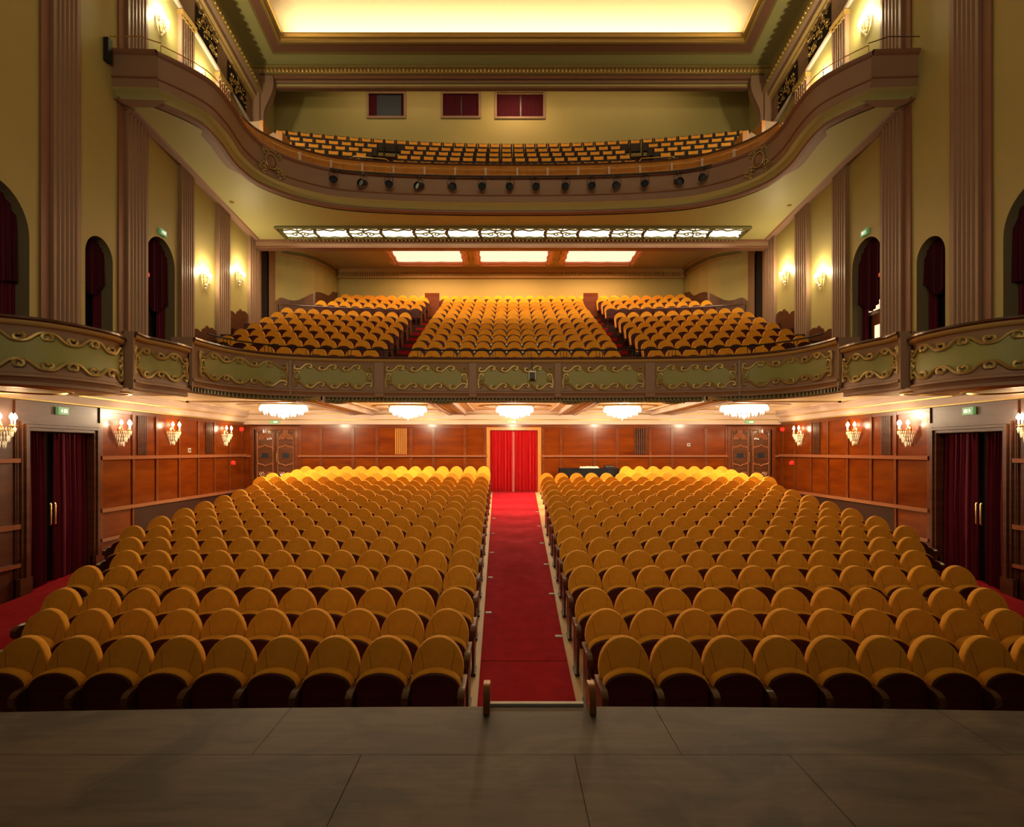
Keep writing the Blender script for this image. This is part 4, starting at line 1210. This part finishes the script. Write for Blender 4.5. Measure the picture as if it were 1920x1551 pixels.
# cornice: back and sides, two pinkish bands with gilt lines
m = MB()
cp = [(0, 1.0, .06, woods), ]
m.box(-WX, WX, YBW-.05, YBW, .98, 1.04, woods)
m.box(-WX, WX, YBW-.12, YBW, 1.04, 1.20, pink); m.box(-WX, WX, YBW-.18, YBW, 1.20, 1.245, golddull); m.box(-WX, WX, YBW-.24, YBW, 1.245, 1.42, pink); m.box(-WX, WX, YBW-.32, YBW, 1.42, 1.46, golddull); m.box(-WX, WX, YBW-.4, YBW, 1.46, 1.56, pink)
m.build('cornice', wb)
for sg, sd in ((-1, 'left'), (1, 'right')):
    w = bpy.data.objects['wall_' + sd]; X = sg*WX
    def bx(m, o0, y0, y1, z0, z1, mt): m.box(*sorted((X, X - sg*o0)), y0, y1, z0, z1, mt)
    dy0, dy1, dzt = 11.65, 13.44, .43
    m = MB()
    m.quad((X, 1.5, -3.5), (X, dy0, -3.5), (X, dy0, 1.15), (X, 1.5, 1.15), woodd)
    m.quad((X, dy0, dzt), (X, dy1, dzt), (X, dy1, 1.15), (X, dy0, 1.15), woodd)
    m.quad((X, dy1, -3.5), (X, 13.72, -3.5), (X, 13.72, 1.15), (X, dy1, 1.15), woodd)
    m.quad((X, 13.72, -3.5), (X, YBW, -3.5), (X, YBW, 1.15), (X, 13.72, 1.15), wood)
    m.build('wood_panelling', w)
    m = MB()
    for y in (11.40, 13.76, 14.95, 15.95, 17.05, 18.1, 19.1, 20.15, 21.1):
        bx(m, .035, y-.05, y+.05, -3.4, 1.08, woods if y > 13 else woodd)
    bx(m, .03, 13.72, YBW, 1.0, 1.12, woods)
    m.build('stiles', w)
    m = MB()
    bx(m, .09, 13.72, YBW, -.24, -.14, woodrail); bx(m, .09, 1.5, 11.42, -.26, -.17, woodrail)
    bx(m, .09, 13.72, YBW, -1.60, -1.50, woodrail); bx(m, .09, 1.5, 11.42, -1.68, -1.58, woodrail)
    bx(m, .09, 13.72, 14.95, -2.36, -2.27, woodrail); bx(m, .09, 1.5, 11.42, -2.5, -2.42, woodrail)
    m.build('chair_rail', w)
    m = MB(); bx(m, .04, 14.98, YBW, -3.2, -1.62, mat('dark_plinth_' + sd, (.035, .012, .010), .4, spec=.25)); m.build('plinth', w)
    m = MB()
    prof = [(0, 1.12, 1.16), ]
    bx(m, .10, 1.5, YBW, 1.10, 1.14, golddull); bx(m, .14, 1.5, YBW, 1.14, 1.30 if True else 0, pink)
    bx(m, .22, 12.8, YBW, 1.30, 1.33, gold); bx(m, .28, 12.8, YBW, 1.33, 1.46, pink); bx(m, .36, 12.8, YBW, 1.46, 1.55, pink)
    m.build('cornice', w)
    # dark slatted grilles
    for j, (y0, y1) in enumerate(((15.12, 15.5), (18.55, 18.95))):
        t = thing('slatted_grille', 'tall dark slatted grille in the %s wood wall, %s from the stage' % (sd, ORD[j+1]), 'grille', (X, (y0+y1)/2, -.1), 'slatted grilles in the wood panelling')
        m = MB(); bx(m, .012, y0, y1, -.12, .98, dark); m.build('backing', t)
        m = MB()
        for k in range(7): yy = lerp(y0+.02, y1-.02, k/6); bx(m, .04, yy-.014, yy+.014, -.12, .98, woodd)
        m.build('slats', t)
    # curtained doorway
    dn = structE('door_%d' % (1 if sg < 0 else 2), (X, (dy0+dy1)/2, -3.05))
    m = MB()
    for k, (w_, o_) in enumerate(((.27, .05), (.21, .09), (.14, .13), (.07, .09))):
        bx(m, o_, dy0-w_, dy0-w_+.06, -3.15, dzt+w_-.06, woodd); bx(m, o_, dy1+w_-.06, dy1+w_, -3.05, dzt+w_-.06, woodd); bx(m, o_, dy0-w_, dy1+w_, dzt+w_-.06, dzt+w_, woodd)
    bx(m, .045, dy0-.265, dy1+.265, dzt+.0, dzt+.265, woodd); bx(m, .045, dy0-.265, dy0, -3.2, dzt-.001, woodd); bx(m, .045, dy1, dy1+.265, -3.1, dzt-.001, woodd)
    bx(m, .14, dy0-.3, dy0, -3.2, -2.75, woodd); bx(m, .14, dy1, dy1+.3, -3.1, -2.65, woodd)
    m.build('door_frame', dn)
    m = MB(); X2 = X + sg*.5
    m.quad((X2, dy0, -3.5), (X2, dy1, -3.5), (X2, dy1, dzt), (X2, dy0, dzt), dark)
    for y in (dy0, dy1): m.quad((X, y, -3.5), (X2, y, -3.5), (X2, y, dzt), (X, y, dzt), woodd)
    m.quad((X, dy0, dzt), (X2, dy0, dzt), (X2, dy1, dzt), (X, dy1, dzt), woodd)
    m.quad((X, dy0, -3.14), (X2, dy0, -3.14), (X2, dy1, -2.94), (X, dy1, -2.94), carpet)
    m.build('door_recess', dn)
    gap = (12.24, 12.36)
    for y in gap:
        m = MB(); m.tube([(X+sg*.06, y+(.08 if y > 12.2 else .02), -1.72), (X+sg*.04, y+(.08 if y > 12.2 else .02), -1.7), (X+sg*.04, y+(.08 if y > 12.2 else .02), -1.25), (X+sg*.06, y+(.08 if y > 12.2 else .02), -1.22)], .02, brass, 6)
        m.build('door_handle', dn, True)
    m = MB(); m.box(*sorted((X+sg*.22, X+sg*.26)), 11.9, 12.7, -3.05, dzt, dark); m.build('door_leaf', dn)
    for q, (p0, p1) in enumerate(((dy0+.02, 12.24), (12.48, dy1-.02))):
        n = 40; A = []; B = []; D = []
        for k in range(n+1):
            u = k/n; y = lerp(p0, p1, u); fold = .045*math.sin(k*.95) + .02*math.sin(k*2.3)
            A.append((X + sg*(.12+fold*.5), y, dzt-.02)); B.append((X + sg*(.12+fold), y + .03*math.sin(u*3), -1.3)); D.append((X + sg*(.12+fold*1.3), y, floor_w(y)+.03))
        m = MB(); m.grid([A, B, D], velvet)
        tag(m.build('door_curtain', None, True), 'wine velvet curtain in the %s doorway, %s drape' % (sd, 'stage-side' if q == 0 else 'far-side'), 'curtain', 'velvet curtains of the side doorways')
    # exit signs
    def exitsign(y, z, lab, w_=.13):
        t = thing('exit_sign', lab, 'sign', (X, y, z), 'green exit signs')
        m = MB(); bx(m, .07, y-w_-.02, y+w_+.02, z-.09, z+.09, exitg); m.build('housing', t)
        m = MB(); xx = X - sg*.074
        m.box(*sorted((xx, xx-sg*.004)), y-w_*.1, y+w_*.75, z-.045, z+.045, exitw)
        m.add([(xx-sg*.003, y-w_*.8, z), (xx-sg*.003, y-w_*.3, z+.06), (xx-sg*.003, y-w_*.3, z-.06)], [(0, 1, 2)], exitw); m.build('pictogram', t)
    exitsign(12.55, .93, 'green exit sign over the %s curtained doorway' % sd)
    exitsign(16.2, 6.62, 'green exit sign high over the %s rear wall arch' % sd)
    # red fire devices
    for (y, z, nm) in ((21.0 if sg < 0 else 21.05, .84, 'near the cornice'), (20.35, -.47, 'below the rail')):
        t = thing('fire_alarm', 'small red fire alarm in the %s rear corner, %s' % (sd, nm), 'alarm', (X, y, z), 'red fire alarms')
        m = MB(); rows = []
        for o_, r in ((.03, .0), (.09, .03), (.10, .075), (.04, .09), (0, .09)):
            rows.append([(X - sg*(.0+o_ if o_ else 0), y + r*math.cos(2*PI*k/12), z + r*math.sin(2*PI*k/12)) for k in range(12)])
        rows[0] = [(X-sg*.105, y, z)]*12
        m.grid(rows, redp, True); m.build('housing', t, True)
    t = thing('fire_alarm', 'small red alarm beside the %s rear arch drapes' % sd, 'alarm', (X, 15.46, 5.1), 'red fire alarms')
    m = MB(); m.lathe((X - sg*.05, 15.46, 5.1), [(0, -.08), (.07, -.05), (.07, .05), (0, .08)], redp, 8); m.build('housing', t, True)
m = MB(); t = thing('wall_switch', 'small grey switch plate on the left wood panelling', 'switch', (-WX, 17.6, 0))
m.box(-WX+.001, -WX+.03, 17.52, 17.66, -.06, .08, greyp); m.build('plate', t)
m = MB(); m.box(-WX+.03, -WX+.04, 17.56, 17.62, -.02, .04, blackm); m.build('rocker', t)
t = thing('wall_switch', 'small dark switch on the rear panelling left of the right carved door', 'switch', (PX(1291, YBW), YBW, .2))
m = MB(); x = PX(1291, YBW); z = PZ(834, YBW); m.box(x-.06, x+.06, YBW-.03, YBW-.001, z-.06, z+.06, greyp); m.build('plate', t)
m = MB(); m.box(x-.03, x+.02, YBW-.045, YBW-.03, z-.03, z+.03, blackm); m.build('rocker', t)

# vertical grilles on back wall
for (a, b, nm) in ((741, 763, 'left'), (1189, 1212, 'right')):
    x0, x1 = PX(a, YBW), PX(b, YBW)
    t = thing('slatted_grille', 'vertical slatted grille in the rear wall, %s of the red curtain' % nm, 'grille', ((x0+x1)/2, YBW, -.15), 'slatted grilles in the wood panelling')
    m = MB(); m.box(x0, x1, YBW-.012, YBW-.001, -.15, .88, dark if nm == 'right' else woodd); m.build('backing', t)
    m = MB()
    for k in range(6): x = lerp(x0+.03, x1-.03, k/5); m.box(x-.025, x+.025, YBW-.04, YBW-.012, -.15, .88, woodd if nm == 'right' else orangew)
    m.build('slats', t)

# centre doorway with red curtain
dn = structE('door_3', ((dx0+dx1)/2, YBW, -1.66))
m = MB()
m.box(dx0-.14, dx0, YBW-.07, YBW+.15, -1.66, dz1-.001, orangew); m.box(dx1, dx1+.14, YBW-.07, YBW+.15, -1.66, dz1-.001, orangew); m.box(dx0-.14, dx1+.14, YBW-.07, YBW+.15, dz1, dz1+.12, orangew)
m.build('door_frame', dn)
m = MB(); m.box(dx0, dx1, YBW+.3, YBW+.32, -1.66, dz1, redl); m.build('door_leaf', dn)
xm = PX(963, YBW)
for q, (p0, p1) in enumerate(((dx0+.02, xm-.05), (xm+.04, dx1-.02))):
    n = 70; A = []; B = []; D = []
    for k in range(n+1):
        u = k/n; x = lerp(p0, p1, u); f_ = .05*math.sin(k*.62) + .02*math.sin(k*1.7+1)
        A.append((x, YBW+.02+f_*.6, dz1-.02)); B.append((x+.02*math.sin(k*.4), YBW+.02+f_, -.3)); D.append((x, YBW+.0+f_*1.2, -1.63))
    m = MB(); m.grid([A, B, D], redv)
    tag(m.build('door_curtain', None, True), 'bright red velvet curtain at the end of the centre aisle, %s half' % ('left', 'right')[q], 'curtain')
# carved double doors
for di, (a, b) in enumerate((cdL, cdR)):
    dn = structE('door_%d' % (4+di), ((a+b)/2, YBW, -1.9))
    m = MB()
    for k, (w_, o_) in enumerate(((.18, .05), (.10, .09))):
        m.box(a-w_, a, YBW-o_, YBW+.05+o_*.1, -2.2, cdz-.001, woods); m.box(b, b+w_, YBW-o_, YBW+.05+o_*.1, -2.2, cdz-.001, woods); m.box(a-w_, b+w_, YBW-o_, YBW+.05, cdz, cdz+w_, woods)
    m.build('door_frame', dn)
    mid = (a+b)/2
    for (p, q, sx) in ((a, mid, 1), (mid, b, -1)):
        m = MB(); m.box(p+.01, q-.01, YBW, YBW+.05, -2.1, cdz, woods)
        lf = m.build('door_leaf', dn); lf.data.materials[0] = woodd
        c = (p+q)/2; w_ = (q-p)/2 - .1
        m = MB(); yy = YBW-.012
        def T(pts, r=.034): m.tube([(x, yy, z) for x, z in pts], r, woodrail, 6)
        for top in (1, -1):
            z0 = .02 if top > 0 else -.42
            zc = z0 + top*.42
            for rr in (.10, .17, .24): T([(c + rr*math.cos(t_), zc + top*rr*math.sin(t_)) for t_ in [PI*k/12 for k in range(13)]])
            T([(c-w_, z0+top*.05), (c-w_*.8, z0+top*.12), (c-w_*.3, z0+top*.14), (c, z0+top*.2), (c+w_*.3, z0+top*.14), (c+w_*.8, z0+top*.12), (c+w_, z0+top*.05)])
            T([(c, zc+top*.26), (c, zc+top*.50)], .025)
            for s_ in (-1, 1):
                T([(c+s_*(w_-.16*math.cos(t_)), zc+top*(.50-.16*math.sin(t_))) for t_ in [PI/2*k/6 for k in range(7)]])
                T([(c+s_*.06, zc+top*.26), (c+s_*.07, zc+top*.48)])
        T([(c-w_, -1.75), (c-w_, cdz-.12), (c+w_, cdz-.12), (c+w_, -1.75), (c-w_, -1.75)], .022)
        m.build('carving', lf, True)
        m = MB(); m.box(c-.13, c+.13, YBW-.02, YBW-.001, -.29, -.10, glassd); m.build('vision_panel', lf)
        m = MB(); hx = mid - sx*.07
        m.tube([(hx, YBW-.01, -.05), (hx, YBW-.07, -.08), (hx, YBW-.07, -.45), (hx, YBW-.01, -.48)], .022, brass, 6); m.build('door_handle', lf, True)
for i, px in enumerate((515, 960, 1405)):
    x = PX(px, YBW-.14); z = 1.13
    t = thing('exit_sign', 'green exit sign over the %s' % ('left carved door', 'red aisle curtain', 'right carved door')[i], 'sign', (x, YBW-.15, z), 'green exit signs')
    m = MB(); m.box(x-.17, x+.17, YBW-.19, YBW-.12, z-.06, z+.06, exitg); m.build('housing', t)
    m = MB(); m.box(x-.02, x+.13, YBW-.195, YBW-.19, z-.03, z+.03, exitw); m.build('pictogram', t)

# wavy walnut dado pieces between pilasters on the balcony side walls
for sg, sd in ((-1, 'left'), (1, 'right')):
    X = sg*WX
    for j, (a, b, zt) in enumerate(((17.82, 19.15, 4.15), (20.12, 21.5, 5.35))):
        poly = [(a, 2.0), (b, 2.0)]
        for k in range(13):
            u = 1-k/12; y = lerp(a, b, u); z = zt + .35*(u-.5) + .10*math.sin(u*9+1) + (.18 if .35 < u < .62 else 0)
            poly.append((y, z))
        m = MB(); m.prism(poly, lambda p, q, tt: (tt, p, q), X-sg*.002, X-sg*.06, woodd)
        tag(m.build('wavy_dado', None), 'walnut dado board with wavy top on the %s balcony wall, %s' % (sd, ('lower one', 'higher one')[j]), 'panelling', 'wavy dado boards on the balcony walls')

# ------------------------------------------------------------------ wall lamps
LIGHTS = []
def light(kind, loc, power, col, size=.1, rot=None, sx=None, sy=None, spread=None, name='lamp_light', ang=None):
    d = bpy.data.lights.new(name, kind); d.energy = power; d.color = col
    if kind == 'POINT': d.shadow_soft_size = size
    if kind == 'SPOT': d.shadow_soft_size = size; d.spot_size = ang; d.spot_blend = .8
    if kind == 'AREA':
        d.shape = 'RECTANGLE'; d.size = sx; d.size_y = sy
        if spread: d.spread = spread
    o = bpy.data.objects.new(name, d); C.objects.link(o); o.location = loc
    if rot: o.rotation_euler = rot
    return o
WARM = (1, .66, .34); WARM2 = (1, .77, .48)
def make_sconce(sg, X, y, z, label, style):
    t = thing('wall_sconce', label, 'lamp', (X, y, z), 'crystal wall sconces')
    def at(o_, dy, dz): return (-sg*o_, dy, dz)
    if style == 0:      # candle arms with hanging crystals
        m = MB(); rows = []
        for o_, r in ((0, .10), (.02, .10), (.04, .06)): rows.append([at(o_, r*math.cos(2*PI*k/14)*.7, r*1.3*math.sin(2*PI*k/14)-.05) for k in range(14)])
        m.grid(rows, brass, True); m.add(rows[-1], [tuple(range(14))], brass); raw('backplate', m.mesh('backplate', True), t)
        for dy, o_ in ((-.17, .17), (0, .26), (.17, .17)):
            m = MB(); m.tube([at(.03, 0, -.05), at(o_*.5, dy*.5, -.14), at(o_*.9, dy*.9, -.12), at(o_, dy, -.03)], .012, brass, 6)
            m.lathe(at(o_, dy, -.03), [(0, -.02), (.05, 0), (.045, .01), (.015, .02)], brass, 10); raw('arm', m.mesh('arm', True), t)
            m = MB(); m.lathe(at(o_, dy, 0), [(.016, 0), (.016, .09), (0, .09)], whitep, 8); raw('candle', m.mesh('candle', True), t)
            m = MB(); m.lathe(at(o_, dy, .09), [(.012, 0), (.042, .04), (.036, .085), (0, .15)], bulb, 8); raw('bulb', m.mesh('bulb', True), t)
        m = MB()
        for rr, zz, n, hh in ((.24, -.10, 15, .12), (.20, -.19, 13, .13), (.15, -.28, 9, .16), (.09, -.40, 6, .16)):
            for k in range(n):
                a = PI*(k+.5)/n - PI/2; m.gem(at(rr*math.cos(a)+.02, rr*math.sin(a), zz), .02, hh*random.uniform(.8, 1.25), crystal if k % 3 else crystald)
        raw('crystal_drops', m.mesh('drops'), t)
    else:               # basket of crystals
        m = MB(); rows = []
        for o_, r in ((0, .12), (.02, .12), (.03, .08)): rows.append([at(o_, r*math.cos(2*PI*k/14)*.8, r*2.0*math.sin(2*PI*k/14)-.1) for k in range(14)])
        m.grid(rows, golddull, True); m.add(rows[-1], [tuple(range(14))], golddull); raw('backplate', m.mesh('backplate', True), t)
        m = MB()
        for a in (-1.2, -.6, 0, .6, 1.2):
            m.tube([at(.22*math.cos(a), .2*math.sin(a), .06), at(.2*math.cos(a), .18*math.sin(a), -.1), at(.12*math.cos(a), .1*math.sin(a), -.28), at(.03, 0, -.38)], .009, brass, 5)
        for k in range(3): m.tube([at(.02, (k-1)*.1, .1), at(.1, (k-1)*.12, .3)], .006, brass, 4)
        raw('basket', m.mesh('basket', True), t)
        m = MB()
        for rr, zz, n in ((.21, .02, 12), (.20, -.07, 11), (.17, -.15, 9), (.13, -.23, 7), (.07, -.31, 5), (.02, -.40, 2)):
            for k in range(n):
                a = PI*(k+.5)/n - PI/2; m.gem(at(rr*math.cos(a)+.02, rr*.95*math.sin(a), zz), .024, .09, crystal if zz > -.2 else crystald)
        raw('crystal_drops', m.mesh('drops'), t)
        for dy in (-.09, 0, .09):
            m = MB(); m.lathe(at(.13, dy, .03), [(.01, -.04), (.035, .0), (.03, .06), (0, .12)], bulb, 8); raw('bulb', m.mesh('bulb', True), t)
    return t
for sg, sd in ((-1, 'left'), (1, 'right')):
    X = sg*WX
    for j, (y, z) in enumerate(((11.02, .55), (14.45, .60), (16.65, .66), (19.8, .68))):
        make_sconce(sg, X, y, z, 'crystal candle sconce on the %s stalls wall, %s from the stage' % (sd, ORD[j+1]), 0)
        light('POINT', (X - sg*.32, y, z+.12), 34, WARM, .07, name='sconce_light')
    for j, (y, z) in enumerate(((18.5, 6.05), (20.85, 6.9))):
        make_sconce(sg, X, y, z, 'crystal basket sconce on the %s balcony wall, %s' % (sd, ('lower one', 'higher one')[j]), 1)
        light('POINT', (X - sg*.28, y, z+.16), 100, (1, .80, .48), .06, name='sconce_light')
    for j, (y, z) in enumerate(((16.15, 13.0), (18.35, 12.65))):
        make_sconce(sg, X, y, z, 'bright crystal sconce high on the %s gallery wall, %s the stage' % (sd, ('nearer', 'farther from')[j]), 1)
        light('POINT', (X - sg*.30, y, z+.18), 150, (1, .84, .50), .08, name='sconce_light')
for i, (x, y) in enumerate(CHX):
    light('POINT', (x, y, 1.23), 900, WARM2, .12, name='chandelier_light')
# soffit lights (grille, coffers)
light('AREA', (0, 21.2, soffz(21.2)-.15), 420, (1, .74, .40), rot=(0, 0, 0), sx=18, sy=.7, name='grille_light')
for x in (-3.95, .1, 4.2): light('AREA', (x, 25.0, 9.0), 300, (1, .52, .20), rot=(0, 0, 0), sx=3, sy=1.8, name='coffer_light')
# cove lights of the main ceiling, aimed up into the vault
cv = 200
COVE = (1, .86, .52)
light('AREA', (0, yo-.45, ceilz(yo-.45)+.30), cv*1.0, COVE, rot=(PI - .35, 0, 0), sx=18, sy=.25, name='cove_light')
for sg in (-1, 1):
    for yy in (7.5, 11, 14.5, 18): light('AREA', (sg*(xo-.45), yy, ceilz(yy)+.60), cv*.22, COVE, rot=(PI, sg*.3, 0), sx=.25, sy=3.4, name='cove_light')
# gallery downlights
light('AREA', (0, 23.0, 16.95), 150, (1, .66, .34), rot=(math.radians(10), 0, 0), sx=16, sy=.6, name='gallery_light')
light('SPOT', (.2, 22.9, 16.9), 330, (1, .60, .28), .3, rot=(math.radians(10), 0, 0), name='gallery_downlight', ang=math.radians(140))

# ------------------------------------------------------------------ stage
m = MB(); ZS = -1.5
def edge(x): return 3.125 - .0072*x*x
n = 40
for (y0, y1, brk) in ((None, None, [-8, -5.4, -3.55, -1.46, .66, 2.28, 4.4, 8]),):
    for i in range(len(brk)-1):
        a, b = brk[i]+.0016, brk[i+1]-.0016
        A = [(lerp(a, b, k/10), 2.6316, ZS) for k in range(11)]; B = [(lerp(a, b, k/10), edge(lerp(a, b, k/10)), ZS) for k in range(11)]
        m.grid([A, B], stagem)
brk = [-8, -5.2, -3.05, -.92, .13, 1.19, 3.3, 5.4, 8]
for i in range(len(brk)-1):
    m.quad((brk[i]+.0016, -1.5, ZS), (brk[i+1]-.0016, -1.5, ZS), (brk[i+1]-.0016, 2.6284, ZS), (brk[i]+.0016, 2.6284, ZS), stagem)
st = thing('stage', 'worn dark grey-brown boarded stage floor in the foreground', 'stage', (0, 2, ZS))
m.build('stage_boards', st)
m = MB()
A = [(lerp(-8, 8, k/n), edge(lerp(-8, 8, k/n)), 0) for k in range(n+1)]
m.grid([[(x, y, ZS) for x, y, z in A], [(x, y, ZS-.02) for x, y, z in A], [(x, y-.02, ZS-.03) for x, y, z in A], [(x, y-.02, -3.6) for x, y, z in A]], blackm)
m.box(-8, 8, -1.5, 2.8, ZS-.05, ZS-.008, dark)
m.build('stage_front', st)
# steps with low side boards
t = thing('stage_steps', 'wooden steps at the stage edge with a pale nosing and round-topped side boards', 'steps', (0, 3.3, -3.0))
m = MB()
for k in range(5): m.box(-.30, .245, 3.17+.26*k, 3.17+.26*(k+1), -3.0, ZS-.30-.27*k, orangew)
m.build('treads', t)
m = MB(); m.box(-.30, .25, 3.135, 3.165, ZS-.30, ZS+.012, whitep); m.build('nosing', t)
for x in (-.318, .288):
    prof = [(3.03, ZS+.0)]
    for k in range(9): a = PI/2*k/8; prof.append((3.03 + .07*(1-math.cos(a)), ZS + .06 + .085*math.sin(a)))
    prof += [(3.15, ZS+.145), (3.17, ZS+.10), (3.17, ZS-.2), (4.4, -2.75), (4.4, -3.0), (3.14, -3.0), (3.135, ZS+.0)]
    m = MB(); m.prism(prof, lambda p, q, tt: (tt, p, q), x-.019, x+.019, orangew); m.build('side_board', t)

# ------------------------------------------------------------------ rear of stalls: desk and bits
Yd = 20.45; x0, x1 = PX(1050, Yd), PX(1161, Yd); zt = PZ(878.5, Yd)
t = thing('draped_table', 'long table covered with black cloth behind the right stalls block', 'table', ((x0+x1)/2, Yd, -1.62))
m = MB(); m.box(x0, x1, Yd, Yd+.6, zt-.04, zt, blackc); m.build('tabletop', t)
m = MB(); n = 60; loop = []
for k in range(n): 
    u = k/n*4; s_ = int(u); f = u - s_
    c4 = [(x0, Yd), (x1, Yd), (x1, Yd+.6), (x0, Yd+.6)]; a, b = c4[s_], c4[(s_+1) % 4]
    loop.append((lerp(a[0], b[0], f) + .01*math.sin(k*2.1), lerp(a[1], b[1], f) + .012*math.sin(k*1.7)))
m.grid([[(x, y, zt+.002) for x, y in loop], [(x, y, -1.6) for x, y in loop]], blackc, True); m.build('tablecloth', t)
rnd = random.Random(3)
m = MB()
xa, xb = PX(1088, Yd), PX(1125, Yd)
N1, N2 = 14, 6
rows = []
for j in range(N2):
    rows.append([(lerp(xa, xb, i/(N1-1)), Yd+.08+.06*j, zt+.006 + (0 if i in (0, N1-1) or j in (0, N2-1) else .05*rnd.random()+.03)) for i in range(N1)])
m.grid(rows, mat('crumpled_white', (.55, .50, .42), .8)); tag(m.build('dust_cover'), 'crumpled white cloth lying on the black draped table', 'cloth')
xa, xb = PX(1136, Yd), PX(1153, Yd)
t = thing('mixing_desk', 'small dark sound mixer on the black draped table', 'mixer', (xa, Yd+.2, zt+.003))
m = MB(); m.prism([(Yd+.08, zt+.003), (Yd+.4, zt+.003), (Yd+.4, zt+.12), (Yd+.08, zt+.05)], lambda p, q, tt: (tt, p, q), xa, xb, blackm); m.build('chassis', t)
m = MB()
for k in range(5): m.box(lerp(xa, xb, (k+.3)/5), lerp(xa, xb, (k+.6)/5), Yd+.15, Yd+.19, zt+.06, zt+.085, greyp)
m.build('faders', t)
m = MB(); xa = PX(1113, Yd); m.tube([(xa, Yd+.45, zt+.002), (xa, Yd+.45, zt+.25)], .008, blackm, 5); tag(m.build('antenna'), 'thin upright antenna rod on the black draped table', 'antenna')
t = thing('loudspeaker', 'black loudspeaker on the floor at the far left corner of the stalls', 'loudspeaker', (-9.2, 20.0, floorz(-9.2, 20.0)))
zf = floorz(-9.2, 20.0)
m = MB(); m.box(-9.42, -9.02, 19.85, 20.15, zf+.0, -1.12, blackm); m.build('cabinet', t)
m = MB(); m.tube([(-9.38, 19.83, -1.25), (-9.3, 19.83, -1.16), (-9.14, 19.83, -1.16), (-9.06, 19.83, -1.25)], .02, greyp, 5); m.build('handle', t)
# small camera lantern hung on the balcony front
l = main.l_of_px(997)
p = main.at(l, .16, -.55)
t = thing('hanging_projector', 'small white hooded projector hanging on the first balcony front', 'projector', tuple(p))
m = MB(); m.box(p.x-.10, p.x+.10, p.y-.08, p.y+.08, 2.26, 2.30, whitep); m.box(p.x-.10, p.x-.08, p.y-.08, p.y+.08, 2.06, 2.27, whitep); m.box(p.x+.08, p.x+.10, p.y-.08, p.y+.08, 2.06, 2.27, whitep); m.build('hood', t)
m = MB(); m.box(p.x-.07, p.x+.07, p.y-.06, p.y+.07, 2.08, 2.24, blackm); m.build('lens_body', t)
m = MB(); m.tube([(p.x, p.y, 2.30), (p.x, p.y, 2.55), (p.x, p.y+.16, 2.6)], .014, blackm, 5); m.build('bracket', t)

# ------------------------------------------------------------------ added stage-side ambient and fill, camera
w = bpy.data.worlds.new('World'); bpy.context.scene.world = w; w.use_nodes = True
w.node_tree.nodes['Background'].inputs[0].default_value = (1, .80, .58, 1); w.node_tree.nodes['Background'].inputs[1].default_value = .05
light('AREA', (0, -1.0, 7.0), 460, (1, .76, .46), rot=(math.radians(90), 0, 0), sx=9, sy=3, spread=math.radians(125), name='stage_side_fill')  # added fill behind the camera, brightens balcony fronts and seat faces

cam = bpy.data.cameras.new('Camera'); co = bpy.data.objects.new('Camera', cam); C.objects.link(co)
co.location = (CAMX, 0, 0); co.rotation_euler = (PI/2, 0, 0)
cam.sensor_fit = 'HORIZONTAL'; cam.sensor_width = 36; cam.lens = 36*F/1920
cam.shift_x = (960-CX)/1920; cam.shift_y = (CY-775.5)/1920
cam.clip_end = 200; cam.clip_start = .05
sc = bpy.context.scene
sc.camera = co
sc.view_settings.view_transform = 'Standard'; sc.view_settings.look = 'None'; sc.view_settings.exposure = 0.0; sc.view_settings.gamma = 1.0
sc.view_settings.use_curve_mapping = False
cy = sc.cycles
cy.use_denoising = True; cy.max_bounces = 6; cy.diffuse_bounces = 4; cy.glossy_bounces = 3; cy.transmission_bounces = 2
cy.sample_clamp_indirect = 4.0; cy.caustics_reflective = False; cy.caustics_refractive = False
cy.use_light_tree = True
